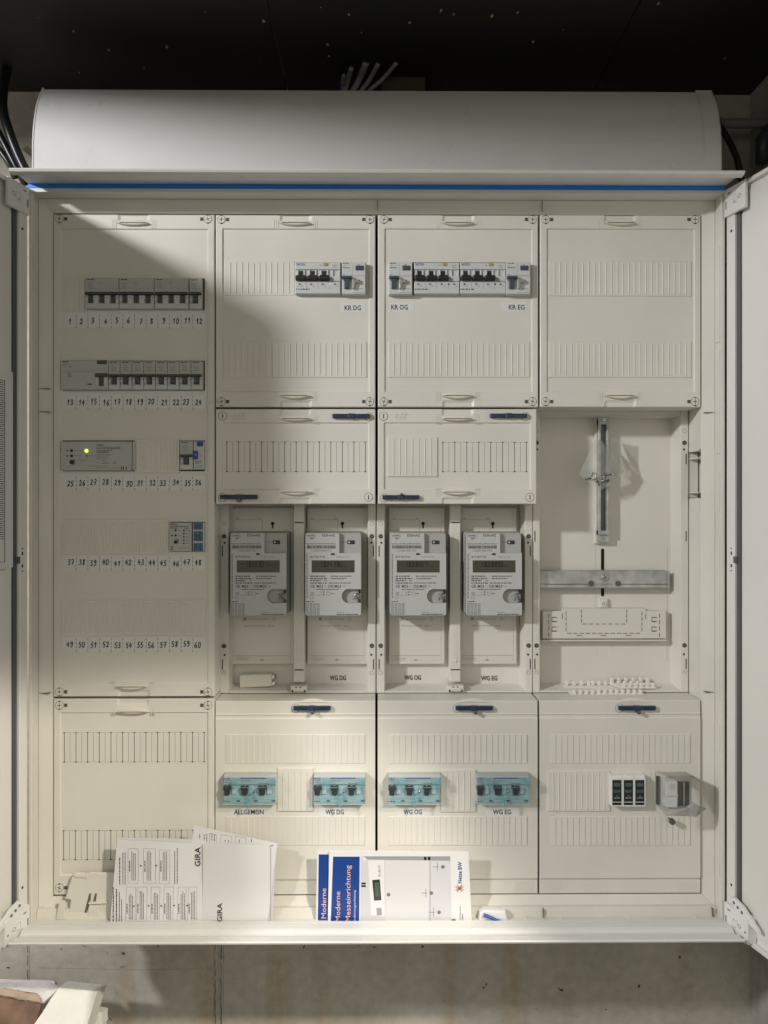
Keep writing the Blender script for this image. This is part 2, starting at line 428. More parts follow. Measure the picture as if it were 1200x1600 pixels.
# ================================================================== CABINET
XL, XR = P(45, 800, 26)[0], P(1133, 800, 26)[0]        # outer sides of the body
IL, IR = P(50, 800, 26)[0], P(1127, 800, 26)[0]        # inner faces
ZT = P(590, 303, 26)[1]; ZTO = ZT+9
RL, RR = P(82, 800, 0)[0], P(1096.5, 800, 0)[0]        # opening round the covers
RT = P(590, 333.5, 0)[1]; RB = P(590, 1399, 0)[1]
ZB = P(590, 1440, 30)[1]
cab = thing('distribution_cabinet', 'large cream wall cabinet with curved grey top cover and blue seal, standing open', 'cabinet', ((XL+XR)/2, ZB-10, WALL))
mb = MB()
# body sides, top, bottom, back
mb.box(XL, IL, ZB-8, ZTO, WALL+1, 26, 'cream', 1.0); mb.box(IR, XR, ZB-8, ZTO, WALL+1, 26, 'cream', 1.0)
mb.box(IL+0.2, IR-0.2, ZT, ZTO, WALL+1, 26, 'cream')
mb.box(IL+0.2, IR-0.2, ZB-8, ZB-4, WALL+1, 26, 'cream')
mb.box(IL+0.2, IR-0.2, ZB-3, ZT-0.3, WALL+2, WALL+8, 'recess_brown')
mb.build('body', cab, world=True)
# mitred trim ring round the covers
mb = MB()
o4 = [(IL+0.5, P(590, 1416, 2)[1]), (IR-0.5, P(590, 1416, 2)[1]), (IR-0.5, ZT-0.5), (IL+0.5, ZT-0.5)]
i4 = [(RL, RB), (RR, RB), (RR, RT), (RL, RT)]
WO, WI = 5, -3
for k in (1, 2, 3):
    a, b = k, (k+1) % 4
    mb.add([(*o4[a], WO), (*o4[b], WO), (*i4[b], WI), (*i4[a], WI)], [(0, 1, 2, 3)], 'cream')
# inner walls behind the ring, back to the mounting plane
for k in (1, 2, 3):
    a, b = k, (k+1) % 4
    if k == 1:       # right wall with a cut-out
        za, zb = P(1096, 780, -10)[1], P(1096, 702, -10)[1]
        for z0_, z1_, w0_ in ((RB, za, WI), (zb, RT, WI)):
            mb.add([(RR, z0_, WI), (RR, z1_, WI), (RR, z1_, -100), (RR, z0_, -100)], [(0, 1, 2, 3)], 'cream')
        mb.add([(RR, za, -52), (RR, zb, -52), (RR, zb, -100), (RR, za, -100)], [(0, 1, 2, 3)], 'cream')
        mb.box(RR+0.3, RR+16, za+3, zb-3, -62, -50, 'cream', 0.5)
        mb.box(RR+0.2, RR+14, za, za+2, -50, -10, 'cream'); mb.box(RR+0.2, RR+14, zb-2, zb, -50, -10, 'cream')
        mb.box(RR+0.2, RR+14, za+10, za+12, -50, -16, 'cream'); mb.box(RR+0.2, RR+14, zb-14, zb-12, -50, -16, 'cream')
    else:
        mb.add([(*i4[a], WI), (*i4[b], WI), (*i4[b], -100), (*i4[a], -100)], [(0, 1, 2, 3)], 'cream')
# thin seams of the ring pieces
for px in (590, 847):
    x = P(px, 325, 3)[0]; mb.box(x-0.3, x+0.3, RT+2, ZT, 2.9, 5.4, 'recess_brown')
for py in (608, 644, 1082):
    for xa, xb in ((IL+0.6, RL-3), (RR+3, IR-0.6)):
        if py == 608 and xa > 0: continue
        z = P(590, py, 3)[1]
        mb.box(xa, xb, z-0.35, z+0.35, -2, 4.9, 'recess_brown')
# shallow stiffening strips along the inner sides
for (xa, dx) in ((IL, 1.2), (IR-1.2, 1.2)):
    for z0_, z1_ in ((-560, -330), (-290, -40), (0, 60), (90, 250), (262, 410)):
        mb.box(xa, xa+dx, z0_, z1_, 8, 22, 'cream', 0.4)
mb.build('trim_frame', cab, world=True)
# bottom shelf and gutter
mb = MB()
xa, xb = IL+0.6, IR-0.6
zg = ZB-14
mb.extr([(-100, RB-1), (-3, RB-1), (3, P(590, 1415, 3)[1]), (9, P(590, 1418, 9)[1]), (13, zg+6), (24, zg+2), (28, zg)], xa, xb, 'cream')
for px in (878, 984, 1088, 823, 600):
    x = P(px, 1437, 18)[0]
    mb.prism([(x+9*math.cos(a*math.pi/8), zg+2+9*math.sin(a*math.pi/8)) for a in range(9)], 10, 22, 'cream', 1.5)
for px in (848, 1112):
    x = P(px, 1425, 10)[0]; mb.box(x-0.3, x+0.3, zg+1, P(590, 1418, 9)[1]-1, 9, 15, 'recess_brown')
mb.build('bottom_gutter', cab, world=True)
# blue seal and its carrier
mb = MB()
zs0, zs1 = P(590, 298, 26)[1], P(590, 285.5, 26)[1]
mb.box(XL, XR, ZT, zs0+1, 26.2, 29, 'lacquer', 0.6)
mb.box(XL, XR, zs0+1.2, zs1-0.5, 26.2, 28, 'blue_seal', 0.8)
mb.build('door_seal', cab, world=True)
# top rail
mb = MB()
zf = P(590, 266, 88)[1]; zi = P(590, 284.5, 30)[1]
mb.extr([(26.2, zi+0.5), (30, zi), (45, zi-0.8), (60, zi+0.8), (78, zf-4.5), (86, zf-2.5), (88, zf), (87, zf+2), (26.2, zf+6)], XL, XR, 'lacquer', close=True)
mb.build('top_rail', cab, world=True)
# bottom rail
mb = MB()
zf = P(590, 1473, 88)[1]
pr = [(27, ZB-12), (27, ZB-0.8), (28, ZB), (31, ZB), (31.4, ZB-2.4), (33, ZB-2.4), (33.6, ZB-0.4), (35, ZB), (48, ZB-0.2), (52, ZB-1.6), (55, ZB-4), (58, ZB-4.6),
      (61, ZB-4.0), (64, ZB-1.8), (68, ZB-0.6), (80, ZB+0.4), (86, zf+1.6), (88, zf), (87, zf-2.5), (82, zf-4), (27, ZB-14)]
mb.extr(pr, XL, XR, 'lacquer', close=True)
mb.build('bottom_rail', cab, world=True)
# curved hood
hx0, hx1 = P(51, 250, 15)[0], P(1127, 250, 15)[0]
hp = [(15, zs1+6), (15, P(590, 230, 15)[1]), (14, P(590, 215, 14)[1]), (12, P(590, 200, 12)[1]), (8, P(590, 184, 8)[1]), (2, P(590, 167, 2)[1]),
      (-7, P(590, 153, -7)[1]), (-18, P(590, 142, -18)[1])]
# smooth the hood profile
def cr(pts, n=4):
    out = []
    for i in range(len(pts)-1):
        p0, p1, p2, p3 = [Vector(pts[max(0, min(len(pts)-1, j))]) for j in (i-1, i, i+1, i+2)]
        for k in range(n):
            t = k/n
            out.append(tuple(0.5*((2*p1)+(p2-p0)*t+(2*p0-5*p1+4*p2-p3)*t*t+(3*p1-p0-3*p2+p3)*t**3)))
    out.append(tuple(pts[-1])); return out
hp = cr(hp, 5)
back = [(w-1.6, z) for w, z in hp][::-1]
mb = MB(); mb.extr(hp, hx0, hx1, 'lacquer', smooth=True); mb.extr(back, hx0, hx1, 'lacquer', smooth=True)
mb.extr([hp[-1], (-60, hp[-1][1]+3), (-60, hp[-1][1]+1), (back[0][0], back[0][1]-1)], hx0, hx1, 'lacquer')
hood = mb.build('hood', cab, world=True)
for a, b in ((hx0-0.6, hx0+1.4), (hx1-26, hx1+0.6)):
    mb = MB(); pr = [(w+0.9, z) for w, z in hp]+[(-18, hp[-1][1]+3), (-60, hp[-1][1]+3)]+[(-60, zs1+6), (13, zs1+6)]
    if a < 0: mb.extr(pr, a, b, 'lacquer', close=True)
    else:
        mb.extr(pr[:len(hp)+2], a, b, 'lacquer'); mb.extr(pr, b-1.5, b, 'lacquer', close=True)
    mb.build('hood_end_cap', hood, org=ORG[cab.name])

# ------------------------------------------------------------------ doors
def door(side, theta, label):
    th = math.radians(theta); sx = 1 if side == 'R' else -1
    hx = XR+1.5 if sx > 0 else XL-1.5; hw = 27.0
    def tf(u, v, n):      # u along the door from its hinge, n out of the inner face
        return (hx + sx*(u*math.sin(th) - n*math.cos(th)), v, hw + u*math.cos(th) + n*math.sin(th))
    zt, zb = ZTO-3, ZB-14
    d = thing('cabinet_door', label, 'door', (hx, zb, hw))
    D = 520 if sx > 0 else 470
    mb = MB(tf)
    mb.box(0, D, zb, zt, -20, -8, 'door_lacquer', 1.0)
    mb.box(26, D-14, zb+14, zt-14, -8, -6.5, 'door_lacquer', 0.7)
    for a, b, c_, d_ in ((26, D-14, zb, zb+6), (26, D-14, zt-6, zt), (D-8, D, zb+6.2, zt-6.2)):
        mb.box(a, b, c_, d_, -8, 0, 'door_lacquer', 0.8)
    mb.build('door_leaf', d, world=True)
    mb = MB(tf)
    mb.box(0, 17, zb+2, zt-2, -8, 0, 'door_lacquer', 1.2)
    for z in (P(590, 362, 30)[1], P(590, 1381, 30)[1]):
        mb.cyl(10.5, z, 2.1, -0.2, 0.15, 'black', 14)
    for dz, h in ((17, 2), (9.5, 5), (-9.5, 5), (-17, 2)):
        mb.box(9, 12, -72+dz-h/2, -72+dz+h/2, -0.2, 0.15, 'black', 0, 1.0)
    mb.build('hinge_strip', d, world=True)
    mb = MB(tf); mb.box(17.2, 23.5, zb+18, zt-18, -7.9, -4.0, 'rubber_dark', 0.8)
    for z in (P(590, 366, 30)[1], P(590, 1384, 30)[1]): mb.cyl(21, z, 2.2, -5.2, -4.4, 'steel', 12)
    mb.box(15, 21, -77, -67, -5, 0.6, 'rubber_dark', 0.4)
    mb.build('rubber_seal', d, world=True)
    # hinge blocks
    for k, (z0, z1) in enumerate(((zb+1, zb+42), (zt-42, zt-1))):
        mb = MB(tf)
        zc = (z0+z1)/2
        mb.prism([(1, z0), (44, z0), (44, z1-6 if k == 0 else z1), (30, z1), (1, z1)], 0.1, 5, 'white_plastic', 0.8)
        mb.ring(33, zc, 2.4, 3.2, 5.12, 'recess_brown', 16)
        mb.box(20, 29, zc-7, zc+7, 5, 6.4, 'white_plastic', 0.5)
        mb.box(21.5, 27.5, zc-5.5, zc+5.5, 6.3, 6.5, 'recess_brown'); mb.box(22.2, 27.5, zc-4.7, zc+5, 6.5, 6.7, 'white_plastic')
        mb.box(4, 6, zc-10, zc+2, 5.02, 5.2, 'recess_brown'); mb.box(8, 14, zc+12, zc+13.5, 5.02, 5.2, 'black')
        hb = mb.build('hinge_block', d, world=True)
        if k == 0:
            mb = MB(tf)
            mb.prism([(16, z1+14), (24, z1+17), (40, z1+13), (60, z1+1), (72, z1-7), (73, z1-11), (60, z1-8), (40, z1-3), (22, z1+3), (16, z1+8)], 2, 7, 'white_plastic', 0.8)
            for q, zz in ((24, z1+10), (32, z1+7), (40, z1+3.6)): mb.cyl(q, zz, 2.4, 6.9, 7.15, 'recess_brown', 12)
            for q in (20, 28, 37): mb.box(q, q+3, z1-4, z1+4, 0.2, 4, 'white_plastic', 0.5)
            mb.build('lever_arm', hb, org=ORG[d.name])
            mb = MB(tf); mb.box(44.5, 54, z0+4, z1+2, -6, 9, 'white_plastic', 1.5, 2)
            mb.cyl(49, zc, 1.6, 9, 9.2, 'recess_brown', 12)
            mb.build('hinge_catch', hb, org=ORG[d.name])
    return d, tf
dl, tfl = door('L', 16, 'left open cabinet door with printed schedule sheet behind its edge')
dr, tfr = door('R', 15, 'right open cabinet door with bare pale inner face')
# circuit schedule on the left door
sh = None
def u_at(px):          # distance from the hinge along the left door seen at a picture column
    lo, hi = 0.0, 400.0
    for _ in range(40):
        m_ = (lo+hi)/2; x, _z, w = tfl(m_, 0, -6); q = DCAM-w; X = x
        f_, r_ = X*sa+q*ca, X*ca-q*sa
        if 600+FPX*r_/f_ > px: lo = m_
        else: hi = m_
    return lo
mb = MB(tfl)
ws = 70
zt_, zb_ = P(12, 577, ws)[1], P(12, 888, ws)[1]
u0, x0g = u_at(23.5), u_at(7)
mb.box(u0, 250, zb_, zt_, -6.4, -5.4, 'paper_grey', 0.2)
sh = mb.build('schedule_sheet', org=(XL-30, zb_, 60)); tag(sh, 'printed circuit schedule sheet with ruled rows on the left door', 'sheet')
mb = MB(tfl)
gt, gb = P(7, 594, ws)[1], P(7, 842, ws)[1]
for i in range(37):
    z = gt-(gt-gb)*i/36
    mb.box(x0g, 245, z-0.45, z+0.45, -5.35, -5.2, 'print')
for xx in (x0g, x0g+38, 150, 244): mb.box(xx, xx+1.1, gb-34, gt+1, -5.35, -5.15, 'print')
mb.box(x0g, 245, gb-34.5, gb-33.7, -5.35, -5.2, 'print'); mb.box(x0g-2, 245, gb-46, gb-45.2, -5.35, -5.2, 'print')
for i in range(36):
    z = gt-(gt-gb)*(i+0.5)/36
    mb.greek(x0g+3, x0g+30, z, -5.2, 1.6, 'print'); mb.greek(x0g+44, 140, z, -5.2, 1.6, 'print')
mb.build('printed_table', sh, org=(XL-30, zb_, 60))

# ================================================================== COVER PANELS
def cover_mesh(rect, inset=None, rec=2.2, holes=(), notches=(), T=47, w0=0.0):
    """front skin of a cover with sunk field, real openings and finger scoops (all rects = x0,x1,z0,z1)"""
    x0, x1, z0, z1 = rect; ch = 1.3
    xs = {x0, x0+ch*0.35, x0+ch, x1-ch, x1-ch*0.35, x1}; zs = {z0, z0+ch*0.35, z0+ch, z1-ch, z1-ch*0.35, z1}
    if inset:
        a0, a1, b0, b1 = inset
        xs |= {a0, a0+1.6, a1-1.6, a1}; zs |= {b0, b0+1.6, b1-1.6, b1}
    for h in holes: xs |= {h[0], h[1]}; zs |= {h[2], h[3]}
    for n in notches: xs |= {n[0], n[0]+4, n[1]-4, n[1]}; zs |= {min(max(v, z0), z1) for v in (n[2], n[2]+4, n[3]-4, n[3])}
    xs, zs = sorted(xs), sorted(zs)
    def h(x, z):
        d = min(x-x0, x1-x, z-z0, z1-z); v = w0
        if d < ch: v -= (1-d/ch)**2*ch
        if inset:
            e = min(x-a0, a1-x, z-b0, b1-z); v -= rec*max(0, min(1, e/1.6))
        for n in notches:
            e = min(x-n[0], n[1]-x, (z-n[2]) if n[2] > z0+0.1 else 99, (n[3]-z) if n[3] < z1-0.1 else 99)
            if e > 0: v -= n[4]*min(1, e/4)
        return v
    mb = MB(); idx = {}; vs = []; fs = []
    def vi(i, j):
        if (i, j) not in idx: idx[(i, j)] = len(vs); vs.append((xs[i], zs[j], h(xs[i], zs[j])))
        return idx[(i, j)]
    for i in range(len(xs)-1):
        for j in range(len(zs)-1):
            cx, cz = (xs[i]+xs[i+1])/2, (zs[j]+zs[j+1])/2
            if any(q[0] < cx < q[1] and q[2] < cz < q[3] for q in holes): continue
            fs.append((vi(i, j), vi(i+1, j), vi(i+1, j+1), vi(i, j+1)))
    mb.add(vs, fs, 'cream')
    wb = w0-T
    bx = [(x0, z0), (x1, z0), (x1, z1), (x0, z1)]
    for k in range(4):
        a, b = bx[k], bx[(k+1) % 4]
        mb.add([(*a, w0-ch), (*b, w0-ch), (*b, wb), (*a, wb)], [(0, 1, 2, 3)], 'cream')
    for q in holes:
        hb = [(q[0], q[2]), (q[1], q[2]), (q[1], q[3]), (q[0], q[3])]
        for k in range(4):
            a, b = hb[k], hb[(k+1) % 4]
            mb.add([(*a, w0-rec), (*b, w0-rec), (*b, w0-14), (*a, w0-14)], [(0, 1, 2, 3)], 'cream')
        mb.add([(*p, w0-14) for p in hb], [(0, 1, 2, 3)], 'hole')
    return mb
def lens(mb, cx, zt, W, H, w0, w1, m='cream_gloss', up=False):
    """crescent lip of a finger grip"""
    n = 14; pts = []
    sg = 1 if up else -1
    for k in range(n+1): a = k/n; pts.append((cx-W/2+W*a, zt-sg*H*0.35*math.sin(math.pi*a)**0.7))
    for k in range(n-1, 0, -1): a = k/n; pts.append((cx-W/2+W*a, zt+sg*H*0.5*math.sin(math.pi*a)**0.9))
    return mb.prism(pts, w0, w1, m, 1.8)
def grips(c, px, py, up, W=50, w=0.0):
    x, z = P(px, py, w)
    mb = MB(); lens(mb, x, z, W, 9.5, w-6, w+6.0, up=up)
    sg = -1 if not up else 1
    mb.build('finger_grip', c, world=True)
    for s_ in (-1, 1):
        mb = MB()
        for k in range(3):
            xx = x+s_*(W/2+2.5+3*k); mb.box(xx-0.4, xx+0.4, z-7, z+7, w-0.3, w+0.5, 'cream')
        mb.build('grip_ribs', c, world=True)
def cross_screw(c, px, py, side, w=0.0, name='cover_screw'):
    x, z = P(px, py, w); mb = MB(); a = random.uniform(-0.4, 0.4)
    mb.ring(x, z, 6.0, 6.6, w+0.12, 'recess_brown'); mb.cyl(x, z, 5.8, w-0.5, w+0.9, 'cream', 24, 0.4)
    for r in (0, math.pi/2):
        c_, s_ = math.cos(a+r), math.sin(a+r)
        L, h = 3.6, 0.55
        q = [(-L, -h), (L, -h), (L, h), (-L, h)]
        mb.add([(x+u*c_-v*s_, z+u*s_+v*c_, w+1.0) for u, v in q], [(0, 1, 2, 3)], 'recess_brown')
    for s2 in (-1, 1): mb.box(x-1.2, x+1.2, z+s2*6.0-0.7, z+s2*6.0+0.7, w, w+1.0, 'hole')
    sx = x+side*9.6; mb.box(sx-2.6, sx+2.6, z-2.6, z+2.6, w-0.3, w+0.2, 'recess_brown')
    mb.box(sx-0.4, sx+0.4, z-2.6, z+2.6, w+0.2, w+0.35, 'hole')
    mb.build(name, c, world=True)
def slot_screw(c, px, py, w=0.0):
    x, z = P(px, py, w); mb = MB()
    mb.ring(x, z, 6.3, 6.9, w+0.15, 'recess_brown'); mb.cyl(x, z, 6.1, w-0.5, w+0.7, 'cream', 24, 0.4)
    mb.box(x-0.7, x+0.7, z-3.6, z+3.6, w+0.6, w+0.8, 'hole', 0, 0.5)
    mb.build('quarter_turn_lock', c, world=True)
def lever(c, px0, px1, py, ring_right, knob, w=0.0):
    x0, z = P(px0, py, w); x1 = P(px1, py, w)[0]; mb = MB()
    rx = x1-2 if ring_right else x0+3
    mb.ring(rx, z-1, 6.3, 6.9, w+0.15, 'recess_brown'); mb.cyl(rx, z-1, 6.1, w-0.5, w+0.7, 'cream', 24, 0.4)
    mb.build('quarter_turn_lock', c, world=True)
    mb = MB()
    mb.box(x0, x1, z-3.3, z+3.3, w+1, w+6, 'navy', 0.8, 0.8)
    L = x1-x0
    for a, b in ((0.08, 0.34), (0.66, 0.92)):
        for k in range(7):
            xx = x0+L*(a+(b-a)*k/6); mb.box(xx-0.6, xx+0.6, z-3.0, z+3.0, w+5.9, w+7.0, 'navy', 0.3)
    mb.box(x0+L*0.42, x0+L*0.58, z-3.6, z+3.8, w+1, w+7.5, 'navy', 0.8)
    if knob == 1: mb.cyl((x0+x1)/2+1, z-5.4, 3.0, w+2, w+11, 'dark_steel', 16, 0.8)
    if knob == 2: mb.cyl((x0+x1)/2+1, z+4.4, 2.0, w+2, w+9, 'navy', 12, 0.6)
    mb.build('lock_lever', c, world=True)
def strip(c, px0, px1, py0, py1, pitch=9.1, style='ridge', w=-2.2, proud=1.1, px_from=None):
    """blanking strip: plate with grooves. style ridge = fine raised ribs, slot = knock-outs with dark cuts"""
    x0, x1, z0, z1 = R(px0, px1, py0, py1, w); mb = MB()
    if style == 'slot':
        mb.box(x0, x1, z0, z1, w-0.5, w+0.05, 'cream')
        n = max(1, round((x1-x0)/pitch)); p = (x1-x0)/n
        for k in range(n+1):
            xx = x0+p*k; dark = k % 2 == 0
            h = 0.42 if dark else 0.22
            mb.box(xx-h, xx+h, z0, z1, w, w+0.09, 'hole' if dark else 'recess_brown')
            if dark:
                mb.box(xx-1.5, xx+1.5, z0-0.7, z0+0.7, w+0.05, w+0.13, 'hole'); mb.box(xx-1.5, xx+1.5, z1-0.6, z1+0.6, w+0.05, w+0.13, 'hole')
        for z in (z0, z1): mb.box(x0, x1, z-0.16, z+0.16, w, w+0.07, 'recess_brown')
        mb.build('knockout_strip', c, world=True); return
    t = w+proud
    mb.box(x0, x1, z0, z1, w-0.5, t, 'cream', 0.7)
    n = max(1, round((x1-x0)/pitch)); p = (x1-x0)/n
    if style == 'ridge':
        for k in range(1, n):
            xx = x0+p*k
            prof = [(xx-0.95, t), (xx-0.3, t+0.85), (xx+0.3, t+0.85), (xx+0.95, t)]
            vs = [(a, z0+3, b) for a, b in prof]+[(a, z1-3, b) for a, b in prof]
            mb.add(vs, [(0, 1, 5, 4), (1, 2, 6, 5), (2, 3, 7, 6), (0, 1, 2, 3), (4, 5, 6, 7)], 'cream')
    else:   # groove: alternating steps
        for k in range(n):
            xx = x0+p*k
            vs = [(xx+0.5, z0+1.2, t+0.02), (xx+p-0.5, z0+1.2, t+0.75), (xx+p-0.5, z1-1.2, t+0.75), (xx+0.5, z1-1.2, t+0.02),
                  (xx+p-0.1, z0+1.2, t), (xx+p-0.1, z1-1.2, t)]
            mb.add(vs, [(0, 1, 2, 3), (1, 4, 5, 2), (0, 1, 4), (3, 2, 5)], 'cream')
    mb.build('blanking_strip', c, world=True)
def printed(c, txt, px, py, pw, ph, w, sw=None, sh=None, th=7.6, name='adhesive_label', tx=None):
    x, z = P(px, py, w); mb = MB()
    if sw:
        mb.box(x-sw/2, x+sw/2, z-sh/2, z+sh/2, w-0.1, w+0.28, 'sticker')
    xt = P(tx, py, w)[0] if tx else x
    mb.text(txt, xt, z, w+0.36, ph, 'ink', width=pw, bold=True)
    return mb.build(name, c, world=True)

DIG = {
 '0': [[(.5,1),(.15,.8),(.1,.35),(.35,0),(.7,.1),(.9,.5),(.8,.9),(.5,1)]],
 '1': [[(.15,.65),(.6,1),(.5,0)]],
 '2': [[(.1,.8),(.4,1),(.75,.85),(.65,.5),(.1,.05),(.5,.12),(.95,.05)]],
 '3': [[(.1,.9),(.5,1),(.8,.8),(.35,.55),(.8,.4),(.7,.1),(.3,0),(.05,.12)]],
 '4': [[(.55,1),(.1,.4),(.9,.45)],[(.7,.75),(.55,0)]],
 '5': [[(.9,1),(.3,.95),(.2,.55),(.6,.6),(.8,.3),(.5,0),(.1,.08)]],
 '6': [[(.75,1),(.3,.65),(.1,.25),(.4,0),(.8,.15),(.7,.45),(.2,.35)]],
 '7': [[(.1,.95),(.85,1),(.45,0)],[(.25,.5),(.8,.5)]],
 '8': [[(.75,.9),(.4,1),(.2,.8),(.75,.35),(.6,.02),(.2,.1),(.3,.4),(.85,.95)]],
 '9': [[(.8,.75),(.45,.55),(.15,.75),(.45,1),(.8,.85),(.75,.3),(.4,0),(.15,.1)]]}
def number_strip(c, py, first, w=-2.2):
    mb = MB(); rg = random.Random(first)
    x0, x1, z0, z1 = R(99, 321, py-11, py+11, w)
    mb.box(x0, x1, z0, z1, w-0.1, w+0.25, 'sticker')
    for k in range(12):
        num = str(first+k); cx, cz = P(110+18.15*k+rg.uniform(-1.2, 1.6), py+rg.uniform(-0.8, 2), w)
        W, H = 4.0, 8.2; gap = 1.3
        tot = len(num)*W+(len(num)-1)*gap; x = cx-tot/2
        for ch in num:
            for pl in DIG[ch]:
                j = lambda: rg.uniform(-0.25, 0.25)
                sl = rg.uniform(0.2, 0.9); pts = [(x+u*W+v*sl+j(), cz-H/2+v*H+j()) for u, v in pl]
                pts = cr([Vector(p) for p in pts], 3) if len(pts) > 2 else pts
                mb.ribbon(pts, w+0.36, 1.3, 'ink')
            x += W+gap
        if k < 11:
            dx = P(119.3+18.2*k, py, w)[0]
            for q in range(4):
                zc = z1-1.5-q*6.0; mb.box(dx-0.28, dx+0.28, zc-4.0, zc, w+0.2, w+0.32, 'ink')
    mb.build('number_strip', c, world=True)

def std_cover(px0, px1, py0, py1, label, holes=(), top=True, bottom=True, ins=(10, 9, 21, 23), ws=0.0, group='screwed cream cover panels', T=47, gx=None):
    r = R(px0, px1, py0, py1, 0)
    a = R(px0+ins[0], px1-ins[1], py0+ins[2], py1-ins[3], 0)
    cx = gx or (px0+px1)/2
    nt = []
    if top: q = R(cx-25, cx+25, py0-2, py0+11, 0); nt.append((q[0], q[1], q[2], r[3]+1, 2.2))
    if bottom: q = R(cx-25, cx+25, py1-11, py1+2, 0); nt.append((q[0], q[1], r[2]-1, q[3], 2.2))
    c = thing('cover_panel', label, 'cover panel', (r[0], r[2], 0), group)
    cover_mesh(r, a, 2.2, [R(*h, 0) for h in holes], nt, T=T).build('panel', c, world=True)
    return c
G = 'cream cover panels inside the cabinet'
# --- column 1
c1 = std_cover(83.5, 335, 335, 1088.5, 'tall cream cover panel with five rows of handwritten numbers', group=G,
    holes=[(134, 319.4, 434, 484), (97, 319.6, 563, 610), (97, 319.6, 688, 736), (265, 320, 815.5, 862)], ins=(10, 9.5, 22, 20), gx=209)
grips(c1, 209.5, 350, True); grips(c1, 207.5, 1072, False)
for px, py, s_ in ((93, 342, 1), (325, 342.5, -1), (93, 1081, 1), (325, 1081, -1)): cross_screw(c1, px, py, s_)
for py, f in ((501, 1), (627.5, 13), (754, 25), (879, 37), (1006.5, 49)): number_strip(c1, py, f)
strip(c1, 99, 133, 432, 487, proud=0.5, style='plain')
strip(c1, 210.5, 281, 686, 739, pitch=4.6, proud=2.4)
strip(c1, 98.5, 264, 812, 866, pitch=4.6, proud=1.5)
strip(c1, 98, 320.5, 937.5, 993, pitch=4.6, proud=1.5)
# --- columns 2-4 upper
c2 = std_cover(337, 586.5, 336, 636, 'cream cover panel of the second column holding the KR DG breakers', group=G, holes=[(461.5, 572, 409.5, 460)], gx=462)
c3 = std_cover(590.5, 841, 336, 636, 'cream cover panel of the third column holding the KR OG and KR EG breakers', group=G, holes=[(607.5, 829, 409, 460)], gx=716)
c4 = std_cover(844, 1095, 336, 636, 'blank cream cover panel at the top right without any breakers', group=G, gx=969)
for c, x in ((c2, 462), (c3, 716), (c4, 969)):
    grips(c, x, 350, True); grips(c, x-1, 619, False)
    for px, s_ in ((346 if c is c2 else 600 if c is c3 else 852.5, 1), (578 if c is c2 else 832 if c is c3 else 1086, -1)):
        cross_screw(c, px, 343, s_); cross_screw(c, px, 627.5, s_)
strip(c2, 351, 460.5, 408, 462, proud=0.8); strip(c2, 350, 425, 534, 590, proud=1.2); strip(c2, 426, 573, 534, 590, proud=1.3)
strip(c3, 606, 827.5, 534, 590, proud=1.3)
strip(c4, 857, 1080, 408, 463, proud=1.3); strip(c4, 857, 1080, 534, 590, proud=1.3)
printed(c2, 'KR DG', 551, 481, 26, 7.6, -2.2, 38, 15); printed(c3, 'KR OG', 628, 480, 26.5, 7.6, -2.2, 38, 15, tx=624); printed(c3, 'KR EG', 803, 480, 25.5, 7.6, -2.2, 40, 15, tx=807)
# --- middle covers
c5 = std_cover(337, 586.5, 639, 787.5, 'low cream cover panel with a full row of knock-outs and blue levers', group=G, ins=(9, 9.5, 21, 22), gx=461, T=44)
c6 = std_cover(590.5, 838.5, 639, 787.5, 'low cream cover panel with a blank plate beside short row of knock-outs', group=G, ins=(9, 9, 21, 22), gx=715, T=44)
for c, x in ((c5, 462.5), (c6, 714.5)): grips(c, x, 655, True); grips(c, x, 769, False)
slot_screw(c5, 348, 650); slot_screw(c5, 576, 777); slot_screw(c6, 599.5, 650.5); slot_screw(c6, 828, 777)
lever(c5, 519.5, 578.5, 650.5, True, 0); lever(c6, 765, 823, 650, True, 0)
lever(c5, 344.5, 403, 776.5, False, 1); lever(c6, 597.5, 655, 777, False, 2)
strip(c5, 354.5, 571, 690.5, 737, style='slot'); strip(c6, 692, 822.5, 691, 737, style='slot')
strip(c6, 605, 683.5, 683, 745, pitch=9.3, proud=1.8)
for c, px in ((c5, 363), (c6, 617)):
    x, z = P(px, 650, 0); mb = MB(); mb.text('RIZ' if c is c5 else 'RIZ', x, z, 0.1, 9, 'cream', align='L'); 
    # raised moulded letters, their shadow painted as a darker offset copy
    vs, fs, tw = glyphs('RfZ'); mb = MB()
    mb.add([(x+a*13, z-4.5+b*13, 0.45) for a, b in vs], fs, 'cream'); mb.add([(x+0.35+a*13, z-4.9+b*13, 0.12) for a, b in vs], fs, 'faint_print_and_shade')
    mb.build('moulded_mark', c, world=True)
# --- bottom left cover
c7 = std_cover(83.5, 335, 1092, 1398, 'cream cover panel at the lower left with two rows of knock-outs', group=G, bottom=False, ins=(10, 9.5, 21, 30), gx=208)
grips(c7, 208.5, 1111, True)
for px, py, s_ in ((93, 1102, 1), (325, 1102, -1), (93, 1387, 1), (325, 1387, -1)): cross_screw(c7, px, py, s_)
strip(c7, 100.5, 319, 1144.5, 1190.5, style='slot'); strip(c7, 99.5, 320, 1297.5, 1343, style='slot')
